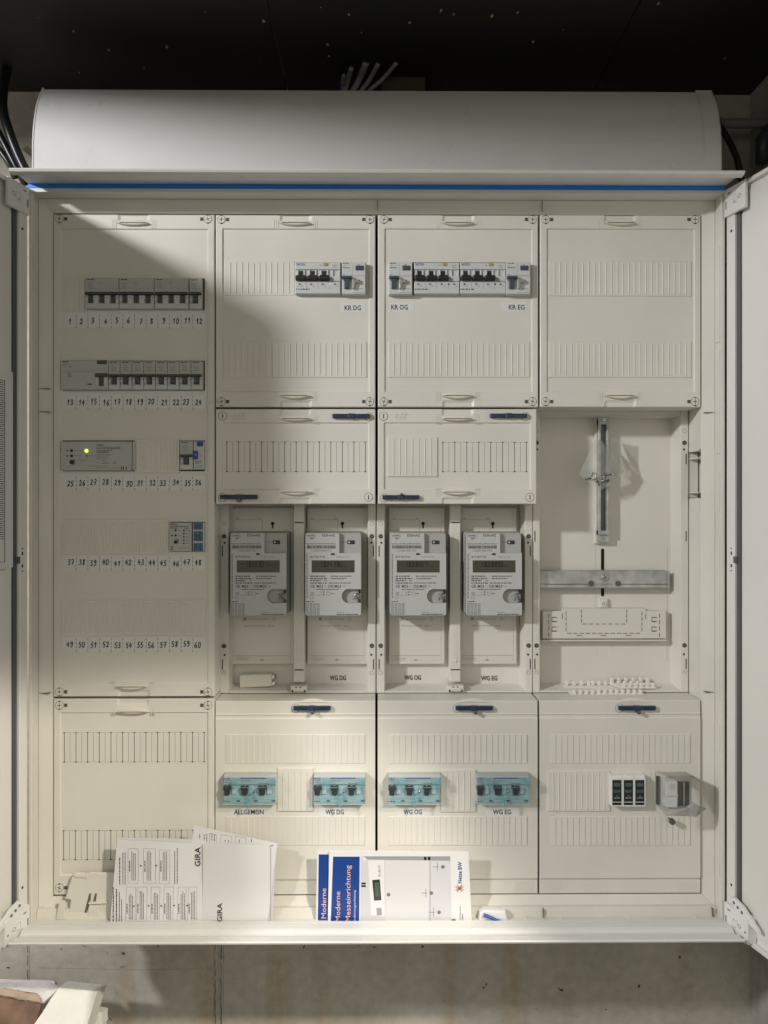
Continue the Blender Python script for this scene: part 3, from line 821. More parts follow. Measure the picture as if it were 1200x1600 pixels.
# --- bottom covers of columns 2-4 (moulded with a sloping top)
def low_cover(px0, px1, label, lv, gx):
    x0, x1 = P(px0, 1240, 1)[0], P(px1, 1240, 1)[0]
    zt = P(590, 1083.5, -47)[1]; z1 = P(590, 1096, 0)[1]; z2 = P(590, 1123, 0)[1]; z3 = P(590, 1374, 1)[1]; z4 = P(590, 1396.5, 0)[1]
    c = thing('cover_panel', label, 'cover panel', (x0, z4, 0), G); mb = MB()
    zr = P(590, 1116, 0)[1]
    prof = [(-47, zt), (-1.0, z1+0.8), (0, z1-0.5), (0, zr+1.6), (1.0, zr+0.6), (1.0, zr-0.6), (0, zr-1.6), (0, z2+2), (1.2, z2), (1.2, z3+0.5), (-2.2, z3-0.6), (-2.2, z3-2), (0.4, z3-2.6), (0.4, z4), (-46, z4)]
    mb.extr(prof, x0+0.6, x1-0.6, 'cream')
    pin = [(w-0.0, z) for w, z in prof]
    for xx in (x0+0.6, x1-0.6):
        mb.add([(xx, z, w) for w, z in prof], [tuple(range(len(prof)))], 'cream')
    for k in range(10): mb.box(x1-8-3*k-0.3, x1-8-3*k+0.3, z4+3, z3-4, 0.3, 0.8, 'cream')
    for k in range(10): mb.box(x0+8+3*k-0.3, x0+8+3*k+0.3, z4+3, z3-4, 0.3, 0.8, 'cream')
    mb.build('panel', c, world=True)
    xg = P(gx, 1097, 0)[0]; mb = MB()
    n = 12; pts = []
    za = P(590, 1097.5, 0)[1]
    for k in range(n+1): a = k/n; pts.append((xg-25+50*a, za+6*math.sin(math.pi*a)**0.8))
    mb.prism(pts, -6, 1.2, 'cream_gloss', 0.8)
    for k in range(9):
        xx = xg-25+2.9*k; mb.box(xx-0.35, xx+0.35, za-16, za-1, -0.2, 0.5, 'cream')
    mb.build('finger_grip', c, world=True)
    lever(c, lv, lv+58, 1105.5, False, 1, w=0.3)
    return c, x0, x1
c8, *_ = low_cover(336, 586.8, 'lower cream cover panel labelled ALLGEMEIN and WG DG', 459, 489)
c9, *_ = low_cover(589.5, 840.5, 'lower cream cover panel labelled WG OG and WG EG', 711.5, 740)
c10, *_ = low_cover(842.5, 1095, 'lower cream cover panel around the three black surge arresters', 965, 993)
W1 = 1.2
for c, a, b in ((c8, 352.5, 570), (c9, 606.5, 823.5), (c10, 859.5, 1078)):
    strip(c, a, b, 1147, 1193.5, style='groove', w=W1, proud=0.5); strip(c, a, b, 1275, 1321.5, style='groove', w=W1, proud=0.5)
strip(c8, 433.5, 489, 1199.5, 1267, w=W1, proud=2.2, pitch=9.2); strip(c9, 688.5, 743, 1202, 1268, w=W1, proud=2.2, pitch=9.2)
strip(c10, 855, 952.5, 1204, 1267, w=W1, proud=2.2)
strip(c10, 1009, 1024, 1204, 1267, w=W1, proud=0.4, style='plain')
for c, t, px, tx, pw in ((c8, 'ALLGEMEIN', 389, 389, 46), (c8, 'WG DG', 524, 523, 28.5), (c9, 'WG OG', 645, 645, 28.5), (c9, 'WG EG', 785, 784.5, 28)):
    printed(c, t, px, 1268.5, pw, 7.4, W1, 62 if t == 'ALLGEMEIN' else 52, 14, tx=tx)

# ================================================================== METER FIELDS (recessed trays)
WF, WBK = -47.0, -80.0
def tray(px0, px1, ix0, ix1, label, rib):
    """flange plane WF, back plane WBK"""
    x0, x1 = P(px0, 930, WF)[0], P(px1, 930, WF)[0]; a0, a1 = P(ix0, 930, WF)[0], P(ix1, 930, WF)[0]
    zt = P(590, 640, 0)[1] if not rib else P(590, 780, 0)[1]; zb = P(590, 1083, WF)[1]; zi = P(590, 1080, WF)[1]
    if not rib: zt = P(590, 649, WF)[1]
    c = thing('meter_field_tray', label, 'tray', (x0, zb, WBK), 'recessed cream trays of the meter fields'); mb = MB()
    dr_ = 3.5
    mb.box(x0, a0, zb, zt+8, WF-8, WF, 'cream', 0.8); mb.box(a1, x1, zb, zt+8, WF-8, WF, 'cream', 0.8)
    mb.box(a0+0.2, a1-0.2, zb, zi, WF-4, WF-0.3, 'cream', 0.8)
    if not rib: mb.box(a0+0.2, a1-0.2, zt, zt+14, WF-6, WF-0.3, 'cream', 0.8)
    # walls with draft
    for xa, xb in ((a0, a0+dr_), (a1, a1-dr_)):
        mb.add([(xa, zi, WF-1), (xa, zt+8, WF-1), (xb, zt+8, WBK), (xb, zi+3, WBK)], [(0, 1, 2, 3)], 'cream')
    mb.add([(a0, zi, WF-1), (a1, zi, WF-1), (a1-dr_, zi+5, WBK), (a0+dr_, zi+5, WBK)], [(0, 1, 2, 3)], 'cream')
    mb.add([(a0, zt, WF+1), (a1, zt, WF+1), (a1-dr_, zt-1, WBK), (a0+dr_, zt-1, WBK)], [(0, 1, 2, 3)], 'cream')
    mb.box(a0, a1, zi-3, zt+12, WBK-6, WBK, 'cream')
    mb.build('tray_shell', c, world=True)
    mb = MB()
    for xc in ((x0+a0)/2, (a1+x1)/2):
        s_ = 1 if xc < (x0+x1)/2 else -1
        tops = [(818, 'o'), (838, 'O'), (848, '.'), (861, '|')] if rib else [(673, 'o'), (691.5, 'O'), (702, '.'), (717, '|'), (838, '|')]
        for py, k in tops+[(1009, 'O'), (1023, '.'), (1038, '|'), (1051, 'o')]:
            z = P(590, py, WF)[1]
            if k == 'O': mb.cyl(xc, z, 3.7, WF, WF+0.5, 'recess_brown', 16); mb.ring(xc, z, 2.2, 2.8, WF+0.6, 'hole', 12)
            elif k == '.': mb.cyl(xc+s_*1.0, z, 1.7, WF, WF+0.4, 'black', 12)
            elif k == '|': mb.box(xc-s_*2.6-0.75, xc-s_*2.6+0.75, z-8.5, z+8.5, WF, WF+0.3, 'black')
            else: mb.ring(xc, z, 2.6, 3.3, WF+0.2, 'faint_print_and_shade', 14)
    mb.build('mounting_hole_row', c, world=True)
    if rib:
        mx = (a0+a1)/2+1; mb = MB(); w2 = 8.7
        zrb = P(590, 1066, WF)[1]
        mb.box(mx-w2, mx+w2, zrb, zt+6, WBK, WF-2, 'cream', 1.0)
        mb.box(mx-w2+4.5, mx+w2-4.5, P(590, 1030, WF)[1], P(590, 840, WF)[1], WF-2.3, WF-1.6, 'cream', 0.4)
        mb.cyl(mx, P(590, 1033, WF)[1], 3, WF-2, WF-0.5, 'cream_gloss', 16, 0.8)
        for py in (816.5, 1047):
            z = P(590, py, WF)[1]; mb.box(mx-7.5, mx+7.5, z-0.9, z+0.9, WF-2, WF-1.7, 'black')
        # foot latch
        zf = P(590, 1080, -40)[1]
        mb.box(mx-13, mx+13, zf-1, zf+8, -66, -42, 'cream', 1.0); mb.box(mx-11, mx-8.8, zf-2, zf+2, -42, -41.5, 'black'); mb.box(mx+8.8, mx+11, zf-2, zf+2, -42, -41.5, 'black')
        mb.box(mx-7, mx+7, zf+3, zf+5, -42, -40.5, 'comb', 0.4); mb.box(mx-5, mx-3, zf+5, zf+7, -42, -41.2, 'black'); mb.box(mx+2, mx+4, zf+5, zf+7, -42, -41.2, 'black')
        mb.build('centre_rib', c, world=True)
    return c
t2 = tray(343, 587, 357, 575, 'recessed meter tray of second column with one blank and WG DG', True)
t3 = tray(588.5, 832, 601, 820, 'recessed meter tray of third column marked WG OG and WG EG', True)
t4 = tray(833, 1075.5, 843.5, 1063.5, 'empty recessed tray of fourth column with bare back', False)
printed(t2, 'WG DG', 528, 1059, 27, 7.6, WBK+0.3, name='printed_text'); printed(t3, 'WG OG', 645, 1058.5, 27.5, 7.6, WBK+0.3, name='printed_text')
printed(t3, 'WG EG', 764.5, 1059.5, 27, 7.6, WBK+0.3, name='printed_text')
# --- meter mounting plates
WM = -69.0
def mount(px0, px1, kx, label):
    x0, x1, z0, z1 = R(px0, px1, 793, 1038, WM)
    c = thing('meter_mounting_plate', label, 'mounting plate', (x0, z0, WBK), 'cream mounting plates behind the electricity meters'); mb = MB()
    mb.box(x0, x1, z0, z1, WBK+0.2, WM, 'cream', 1.5, 2)
    ax0, ax1, az0, az1 = R(px0+5, px1-6, 797, 1032, WM)
    for a, b, c_, d_ in ((ax0, ax0+0.8, az0, az1), (ax1-0.8, ax1, az0, az1), (ax0, ax1, az0, az0+0.8), (ax0, ax1, az1-0.8, az1)): mb.box(a, b, c_, d_, WM, WM+0.6, 'cream')
    kz = P(590, 818, WM)[1]; kxx = P(kx, 818, WM)[0]
    mb.cyl(kxx, kz, 3.1, WM, WM+0.3, 'black', 16); mb.box(kxx-1.3, kxx+1.3, kz-8, kz, WM, WM+0.3, 'black')
    rx0, rx1, rz0, rz1 = R(px0+3, px0+48, 812, 830, WM)
    mb.box(rx0, rx1, rz1-0.3, rz1+0.3, WM, WM+0.3, 'faint_print_and_shade'); mb.box(rx1-0.3, rx1+0.3, rz0, rz1, WM, WM+0.2, 'faint_print_and_shade'); mb.box(rx0-0.2, rx0+0.3, rz0, rz1, WM, WM+0.2, 'faint_print_and_shade')
    for q in (rx0+4, rx1-6): mb.box(q, q+4, rz1+1.6, rz1+2.4, WM, WM+0.2, 'recess_brown')
    z = P(590, 1024.5, WM)[1]; mb.box(ax0+1, ax1-1, z-0.3, z+0.3, WM, WM+0.4, 'faint_print_and_shade')
    for px_, py in ((-1.5, -1),): pass
    bx, bz = (ax0+ax1)/2-1, az0; mb.prism([(bx-4, bz), (bx, bz+3), (bx+4, bz)], WM, WM+0.7, 'faint_print_and_shade')
    mb.build('plate', c, world=True)
    mb = MB(); rg = random.Random(int(px0))
    z = P(590, 967, WM)[1]; xx = P(px0+18, 967, WM)[0]
    mb.box(xx, xx+5.4, z-2.6, z+2.6, WM, WM+0.3, 'faint_print_and_shade'); mb.text('AC 400V 63A Zähler', xx+9, z, WM+0.15, 2.8, 'faint_print_and_shade', 'L', width=34)
    mb.ring(xx+51, z, 2, 2.8, WM+0.15, 'faint_print_and_shade', 12)
    z = P(590, 978, WM)[1]; mb.greek(xx+2, xx+36, z, WM+0.1, 1.6, 'faint_print_and_shade', rg); mb.greek(xx+41, xx+50, z, WM+0.1, 1.6, 'faint_print_and_shade', rg)
    mb.build('printed_text', c, world=True); mb = MB()
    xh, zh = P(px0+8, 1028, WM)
    mb.text('hager', xh, zh, WM+0.7, 6.2, 'cream_gloss', 'L'); mb.text('hager', xh+0.4, zh-0.5, WM+0.15, 6.2, 'faint_print_and_shade', 'L')  # second copy, darker and offset, paints the shadow of the raised letters
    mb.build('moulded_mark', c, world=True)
mount(362, 460, 426, 'cream mounting plate behind the shaded leftmost meter')
mount(480, 575, 535, 'cream mounting plate behind the meter above WG DG')
mount(607.5, 695, 661, 'cream mounting plate behind the meter above WG OG')
mount(717.5, 807.5, 770, 'cream mounting plate behind the meter above WG EG')

# --- electricity meters
def meter(pcx, label, digits, serial, i):
    cx, cz = P(pcx, 898, -22); k = (DCAM+22)/FPX
    def U(px): return (px-403.5)*k
    def Vv(py): return (898-py)*k
    c = thing('electricity_meter', label, 'meter', (cx, cz-64, -70), 'grey electronic electricity meters')
    def L(mb): mb.tf = lambda x, z, w: (x, z+64, w+48)   # local: front label face at w=0
    def new(): m_ = MB(); L(m_); return m_
    mb = new()
    # body, slightly larger towards the wall
    f = rrect(U(360.5), U(447), Vv(961.5), Vv(833.5), 3.5); bk = rrect(U(360.5)-2, U(447)+2, Vv(961.5)-1, Vv(833.5)+2.5, 4)
    n = len(f); vs = [(p[0], p[1], -47.8) for p in bk]+[(p[0], p[1], -26) for p in bk]+[(p[0], p[1], -24) for p in f]+[(p[0], p[1], -7) for p in f]
    fs = [tuple(range(n))]
    for q in range(3):
        for a in range(n): b = (a+1) % n; fs.append((q*n+a, q*n+b, (q+1)*n+b, (q+1)*n+a))
    fs.append(tuple(range(3*n, 4*n)))
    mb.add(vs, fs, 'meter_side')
    mb.add([(p[0], p[1], -6.98) for p in f], [tuple(range(n))], 'meter_grey')
    mb.box(U(361), U(446), Vv(835)-0.5, Vv(833.5)+0.2, -16, -6.9, 'meter_grey', 0.5)
    mb.build('housing', c)
    mb = new()
    r = 3.0; pts = []
    def arc(cx_, cz_, rr, a0, a1, n_=6):
        for q in range(n_+1): a = math.radians(a0+(a1-a0)*q/n_); pts.append((cx_+rr*math.cos(a), cz_+rr*math.sin(a)))
    x0, x1, z0, z1 = U(360), U(447.5), Vv(962), Vv(833)
    arc(x0+r, z1-r, r, 180, 90); pts.append((U(413.5), z1)); pts.append((U(413.5), Vv(864))); pts.append((x1, Vv(864)))
    pts.append((x1, Vv(921))); pts.append((U(435), Vv(921))); 
    arc(U(428.5), Vv(931.5), 11*k, 75, 285, 14)
    pts.append((U(435), Vv(942))); pts.append((x1, Vv(942))); arc(x1-r, z0+r, r, 0, -90); arc(x0+r, z0+r, r, -90, -180)
    mb.prism(pts, -7, 0, 'meter_grey', 0.6, cap='meter_label')
    fr = mb.build('front_plate', c)
    # LCD
    mb = new(); mb.box(U(370), U(437), Vv(894.5), Vv(875.5), 0.02, 0.25, 'lcd', 0.1)
    seg = {'0': 'abcdef', '1': 'bc', '2': 'abged', '3': 'abgcd', '4': 'fgbc', '5': 'afgcd', '6': 'afgedc', '7': 'abc', '8': 'abcdefg', '9': 'abcdfg'}
    w_, h_ = 4.0, 6.8
    for q, ch in enumerate(digits):
        xx = U(386)+q*5.5; zz = Vv(885)
        S_ = {'a': (0, h_, w_, h_), 'g': (0, h_/2, w_, h_/2), 'd': (0, 0, w_, 0), 'f': (0, h_/2, 0, h_), 'b': (w_, h_/2, w_, h_), 'e': (0, 0, 0, h_/2), 'c': (w_, 0, w_, h_/2)}
        for s_ in seg[ch]:
            a = S_[s_]; mb.box(xx+a[0]-0.5, xx+a[2]+0.5, zz+a[1]-0.5, zz+a[3]+0.5, 0.25, 0.3, 'lcd_digit')
    mb.text('kWh', U(386)+len(digits)*5.5+4, Vv(884), 0.32, 2.2, 'lcd_digit'); mb.greek(U(374), U(381), Vv(881), 0.3, 1, 'lcd_digit')
    mb.build('display', c)
    mb = new(); rg = random.Random(11+i); w = 0.05
    mb.text('Landis', U(362), Vv(836.5), w, 2.9, 'ink', 'L', width=12, bold=True); mb.text('Gyr', U(367), Vv(840.5), w, 2.9, 'ink', 'L', width=7, bold=True); mb.text('+', U(375), Vv(838.5), w, 1.8, 'print', 'L')
    mb.ribbon([(U(374), Vv(834.5)), (U(376), Vv(837)), (U(373.5), Vv(840)), (U(370), Vv(841.5)), (U(368), Vv(845))], w, 0.35, 'print')
    mb.text('E320-eHZ', U(386), Vv(836.5), w, 3.7, 'print', 'L', width=21, bold=True)
    mb.text('Eigentum des Messstellenbetreibers', U(361.5), Vv(849.5), w, 1.9, 'print', 'L', width=47, bold=True)
    x = U(362.5); 
    while x < U(408): l = rg.choice([0.35, 0.5, 0.8, 1.0]); mb.add([(x, Vv(857.2), w), (x+l, Vv(857.2), w), (x+l, Vv(852.2), w), (x, Vv(852.2), w)], [(0, 1, 2, 3)], 'print'); x += l+rg.choice([0.3, 0.35, 0.6])
    mb.text(serial, U(369), Vv(860.2), w, 2.8, 'print', 'L', width=32)
    mb.box(U(400.2), U(406), Vv(867.2), Vv(864.4), 0, 0.3, 'black')
    mb.text('B1T+E1T+G', U(368), Vv(870), w, 3.1, 'print', 'L', width=23, bold=True); mb.text('10.000 Imp./kWh', U(408), Vv(870), w, 1.7, 'print', 'L', width=21)
    for py, a, b, c_, d_ in ((900.3, 368, 391, 400, 432), (904, 368, 394, 400, 424), (907.3, 368, 384, 390, 394), (911, 368, 394, 397, 431)):
        mb.greek(U(a), U(b), Vv(py), w, 1.7, 'print', rg); mb.greek(U(c_), U(d_), Vv(py), w, 1.35, 'print', rg)
    mb.text('CE', U(368), Vv(916), w, 4.4, 'ink', 'L', width=7, bold=True); mb.text('M23', U(377.5), Vv(916), w, 4.2, 'print', 'L', width=10.5, bold=True); mb.text('0102', U(389.5), Vv(916), w, 1.6, 'print', 'L')
    mb.text('DE-M23', U(396), Vv(916), w, 4.2, 'print', 'L', width=20.5, bold=True); mb.text('0102', U(418.5), Vv(916), w, 1.6, 'print', 'L')
    mb.greek(U(377.5), U(413), Vv(921), w, 1.2, 'print', rg)
    for a in range(4):
        for bq in range(3): mb.box(U(368.3)+a*1.5, U(368.3)+a*1.5+1.0, Vv(925)-bq*1.9-1.2, Vv(925)-bq*1.9, 0, w, 'device_print')
    mb.ribbon([(U(375), Vv(930)), (U(385), Vv(930)), (U(385), Vv(925)), (U(383), Vv(925))], w, 0.4, 'print'); mb.ribbon([(U(393), Vv(925)), (U(399), Vv(925)), (U(399), Vv(930)), (U(393), Vv(930)), (U(393), Vv(925))], w, 0.4, 'print')
    for py in (925, 929.3): mb.prism([(U(386.5), Vv(py)), (U(389), Vv(py)+1.1), (U(391), Vv(py)), (U(389), Vv(py)-1.1)], 0, w, 'print')
    mb.greek(U(400.5), U(405), Vv(927.5), w, 1.1, 'print', rg)
    mb.ribbon([(U(368), Vv(935.5)), (U(372.5), Vv(935.5)), (U(372.5), Vv(931)), (U(368), Vv(931)), (U(368), Vv(935.5))], w, 0.45, 'print')
    mb.greek(U(361.5), U(373), Vv(940), w, 1.5, 'print', rg)
    for row in range(11):
        for q in range(4): mb.greek(U(361.5)+q*5.7, U(361.5)+q*5.7+4.4, Vv(943+row*1.75), w, 0.85, 'print', rg, 1, 2)
    mb.text('Server ID', U(409), Vv(956.5), w, 1.9, 'print', 'L', width=11); mb.greek(U(409), U(443), Vv(960), w, 1.6, 'print', rg)
    # vertical line of print along the left edge
    rr = random.Random(5); v = Vv(935)
    while v < Vv(868): l = rr.uniform(2, 6); mb.add([(U(362.2), v, w), (U(363.4), v, w), (U(363.4), v+l, w), (U(362.2), v+l, w)], [(0, 1, 2, 3)], 'print'); v += l+1
    mb.build('printed_text', fr)
    mb = new(); mb.box(U(425.2), U(436.8), Vv(850.6), Vv(844.6), -6.9, -6.2, 'black', 0.2, 1.4); mb.box(U(427), U(429.5), Vv(849), Vv(846.2), -6.2, -6.0, 'device_light', 0, 0.8)
    mb.box(U(430.5), U(434.5), Vv(849), Vv(846.2), -6.2, -6.05, 'slate'); mb.greek(U(416.5), U(423.5), Vv(847.5), -6.85, 0.9, 'device_print', rg)
    mb.build('optical_port', c)
    # seal in the round pocket
    mb = new(); mb.cyl(U(440), Vv(931.5), 4.6, -6.5, 2.0, 'clear_seal', 14, 1.0)
    mb.tube([(U(436), Vv(936+i), -2), (U(440), Vv(929-i), 3), (U(445), Vv(926+i*0.7), 1)], 0.8, 'dark_steel'); mb.tube([(U(436), Vv(928), -2), (U(441), Vv(933), 3), (U(445), Vv(939), 0)], 0.8, 'dark_steel')
    mb.box(U(443), U(446), Vv(927), Vv(922), -6.5, -0.6, 'black'); mb.box(U(443), U(446), Vv(942), Vv(937), -6.5, -0.6, 'slate')
    mb.build('wire_seal', c)
meter(403.5, 'leftmost electricity meter, wholly in shade above a blank nameplate cover', '003701', '1 LGZ00 0000 3612', 0)
meter(520.5, 'half lit electricity meter above the WG DG lettering', '004196', '1 LGZ00 0000 3615', 1)
meter(653.5, 'electricity meter above WG OG showing 009657', '009657', '1 LGZ00 0000 3701', 2)
meter(772, 'rightmost electricity meter above the WG EG lettering', '003899', '1 LGZ00 0000 3700', 3)

# loose blank cover lying in tray 2
c = thing('nameplate_cover', 'small blank cream cover lying in the tray below the leftmost meter', 'cover', P3(396, 1075, -62)); mb = MB()
q = [P(374, 1055, -60), P(424.5, 1053.5, -60), P(424.5, 1072.5, -60), P(374.5, 1075, -60)]
mb.prism(q[::-1], -78, -60, 'cream_gloss', 1.0); mb.build('shell', c, world=True)
mb = MB()
for py in (1057.5, 1068):
    x, z = P(427, py, -60); mb.cyl(x, z, 2.8, -72, -58, 'comb', 12, 0.8)
x, z = P(430, 1057, -60); mb.box(x-0.7, x+0.7, z-3, z+3, -60, -58.5, 'black'); mb.build('clip', c, world=True)

# ================================================================== EMPTY FIELD: rail, bag, brackets, combs
c = thing('slotted_rail', 'upright galvanised slotted rail in the empty tray', 'rail', P3(943, 848, WBK)); mb = MB()
x0, x1, z0, z1 = R(935, 952, 649, 847, -62)
mb.box(x0-2.5, x1+2.5, z0-3, z1+2, WBK, WBK+8, 'cream', 0.8)
mb.build('rail_pedestal', c, world=True); mb = MB()
mb.box(x0, x0+4.4, z0+12, z1-8, -72, -62, 'galvanised', 0.8); mb.box(x1-4.4, x1, z0+12, z1-8, -72, -62, 'galvanised', 0.8)
mb.box(x0, x1, z1-15, z1, -72, -62.3, 'galvanised', 0.8); mb.box(x0, x1, z0, z0+12, -72, -66, 'galvanised', 0.6); mb.box(x0, x1, z0+12, z0+19, -72, -62.3, 'galvanised', 0.6)
mb.box(x0+4, x1-4, z0+14, z1-10, -72, -70.5, 'dark_steel')
mb.build('rail', c, world=True)
for py in (655.5, 841, 831):
    mb = MB(); x, z = P(943, py, -62); wv = -62 if py != 841 else -65.8
    mb.cyl(x, z, 3.2, wv, wv+1.6, 'steel', 16, 0.6); mb.cyl(x, z, 1.1, wv+1.6, wv+1.75, 'black', 8)
    if py != 831: mb.build('rail_screw', c, world=True)
# tray back details
mb = MB()
xs_, zs_ = P(941.5, 857, WBK); xe_, ze_ = P(941.5, 932, WBK)
mb.box(xs_-2.6, xs_+2.6, ze_, zs_, WBK, WBK+0.4, 'hole', 0, 2.5)
x = P(929.5, 900, WBK)[0]; mb.box(x-0.5, x+0.5, P(590, 948, WBK)[1], P(590, 848, WBK)[1], WBK, WBK+0.5, 'cream')
x, z = P(943, 943, -74); mb.box(x-7, x+7, z-7, z+8, WBK, -74, 'cream', 0.8); mb.cyl(x, z, 4.6, -74, -72.6, 'cream', 18, 0.4); mb.ring(x, z, 1.6, 2.4, -72.5, 'recess_brown', 12)
q = R(931, 956, 1003, 1029, WBK)
for a, b, c_, d_ in ((q[0], q[0]+0.7, q[2]+5, q[3]), (q[1]-0.7, q[1], q[2]+5, q[3]), (q[0]+4, q[1]-4, q[2], q[2]+0.7)): mb.box(a, b, c_, d_, WBK, WBK+0.5, 'cream')
for px, a, b in ((1041, 850, 1035), (1050, 660, 950)):
    x = P(px, 900, WBK)[0]; mb.box(x-0.5, x+0.5, P(590, b, WBK)[1], P(590, a, WBK)[1], WBK, WBK+1.2, 'cream', 0.3)
mb.build('moulded_back_detail', t4, world=True)
# horizontal bracket
c = thing('cross_bar', 'flat galvanised cross bar screwed over the slot in the empty tray', 'bracket', P3(945, 920, WBK)); mb = MB()
WX = -60
x0, x1, z0, z1 = R(843.5, 1047.5, 891, 920, WX)
prof = [(WX-8, z1), (WX-2, z1-0.6), (WX, z1-2), (WX, z0+9.5), (WX+1.4, z0+8.8), (WX+1.4, z0+7.4), (WX, z0+6.8), (WX, z0+2), (WX-2, z0+0.6), (WX-8, z0)]
mb.extr(prof, x0, x1-7, 'galvanised'); mb.box(x1-6.8, x1, z0, z1-1.5, WX-6, WX-2.5, 'galvanised', 0.6)
for px in (923.5, 965.5):
    x, z = P(px, 911.5, WX); mb.cyl(x, z, 4.6, WX, WX+1.7, 'dark_steel', 18)
for a, b in ((850, 921), (967, 1043)):
    xa, xb = P(a, 912, WX)[0], P(b, 912, WX)[0]; z = P(590, 912.3, WX)[1]; mb.box(xa, xb, z-1, z-0.2, WX+1.3, WX+1.6, 'dark_steel')
mb.build('bar', c, world=True)
mb = MB(); x, z = P(944.5, 902, WX); mb.cyl(x, z, 6.6, WX, WX+1.2, 'galvanised', 24, 0.5); mb.cyl(x, z, 5.0, WX+1.2, WX+4, 'steel', 20, 1.4)
for r in (0.5, 0.5+math.pi/2):
    c_, s_ = math.cos(r), math.sin(r); mb.add([(x+u*c_-v*s_, z+u*s_+v*c_, WX+4.1) for u, v in ((-3, -.5), (3, -.5), (3, .5), (-3, .5))], [(0, 1, 2, 3)], 'black')
mb.build('bar_screw', c, world=True)
# cream plastic bracket
c = thing('terminal_bracket', 'wide flat cream plastic bracket with dashed cut lines in the empty tray', 'bracket', P3(944, 1002, WBK)); mb = MB(); WY = -66
x0, x1, z0, z1 = R(848, 1041, 955, 998, WY); bx0, bx1, _, bz1 = R(880, 1009, 951, 998, WY)
mb.prism([(x0, z0), (x1, z0), (x1, z1), (bx1, z1), (bx1, bz1), (bx0, bz1), (bx0, z1), (x0, z1)], WBK+1, WY, 'cream', 0.7)
mb.box(x0-1, x1+1, z0-4, z0-1.5, WBK, WY+2, 'cream', 0.8)
def dash(pxa, pya, pxb, pyb, n):
    for k in range(n):
        t0, t1 = (k+0.15)/n, (k+0.75)/n
        a = P(pxa+(pxb-pxa)*t0, pya+(pyb-pya)*t0, WY); b = P(pxa+(pxb-pxa)*t1, pya+(pyb-pya)*t1, WY)
        mb.box(min(a[0], b[0])-0.5, max(a[0], b[0])+0.5, min(a[1], b[1])-0.5, max(a[1], b[1])+0.5, WY, WY+0.15, 'black')
dash(884.5, 955, 884.5, 988, 4); dash(885, 989.5, 1002, 989.5, 12); dash(1003, 955, 1003, 988, 4)
dash(908.5, 952, 908.5, 974, 3); dash(909, 975, 979, 975, 7); dash(979, 952, 979, 974, 3)
dash(857.5, 958, 857.5, 997, 4); dash(1030.5, 958, 1030.5, 997, 4); dash(878.5, 957, 878.5, 970, 1); dash(1009, 957, 1009, 970, 1)
for px in (866, 1022):
    for py, h in ((968, 1), (983, -1)):
        q = R(px-4, px+4, py-4, py+4, WY); mb.box(*q, WY, WY+0.15, 'recess_brown'); mb.box(q[0]+1, q[1], q[2]+2, q[3]-1.5, WY, WY+0.4, 'cream')
for px in (905.5, 943, 982):
    q = R(px-4.5, px+4.5, 992, 994, WY); mb.box(*q, WY, WY+0.15, 'faint_print_and_shade')
mb.build('bracket_plate', c, world=True)
# bag of screws
c = thing('screw_bag', 'small clear plastic bag of screws hanging on the upright slotted rail', 'bag', P3(940, 765, -50)); 
pts = [(938, 687, -60), (945, 694, -57), (954, 707, -50), (966, 722, -46), (975.5, 736, -50), (963, 748, -46), (950, 760, -44), (938, 766, -48), (922, 755, -44),
       (905, 741, -52), (912, 725, -50), (921, 706, -54), (930, 686, -60)]
n = len(pts); cen = P3(938, 733, -34); vs = [P3(*p) for p in pts]; mid = []
rg = random.Random(2)
for p in vs: mid.append(((p[0]+cen[0])/2+rg.uniform(-2, 2), (p[1]+cen[1])/2+rg.uniform(-2, 2), -42+rg.uniform(-5, 5)))
mb = MB(); allv = vs+mid+[cen]
fs = []
for i in range(n):
    j = (i+1) % n; fs += [(i, j, n+j), (i, n+j, n+i), (n+i, n+j, 2*n)]
mb.add(allv, fs, 'bag', True)
mb.add([(v[0], v[1], v[2]-5 if i >= n else v[2]-0.4) for i, v in enumerate(allv)], fs, 'bag', True)
tail = [P3(954, 683, -63), P3(984, 691, -66), P3(977, 712, -60), P3(979, 735, -62), P3(966, 722, -46), P3(954, 707, -50)]
mb.add(tail, [(0, 1, 2), (0, 2, 5), (5, 2, 4), (4, 2, 3)], 'bag')
mb.build('plastic_film', c, world=True)
rg = random.Random(9)
for k in range(13):
    px, py = rg.gauss(938, 9), rg.gauss(748, 4.5)
    py = max(741, min(760, py)); a = rg.uniform(0, math.pi); l = rg.uniform(4, 6.5)
    x, z = P(px, py, -44); w = rg.uniform(-47, -42); d = (math.cos(a)*l, math.sin(a)*l)
    mb = MB(); mb.tube([(x-d[0], z-d[1], w), (x+d[0], z+d[1], w+2)], 1.1, 'dark_steel' if k % 3 else 'steel', 8)
    mb.tube([(x+d[0], z+d[1], w+2), (x+d[0]*1.25, z+d[1]*1.25, w+2.3)], 2.5, 'steel', 10)
    mb.build('bag_screw', c, world=True)
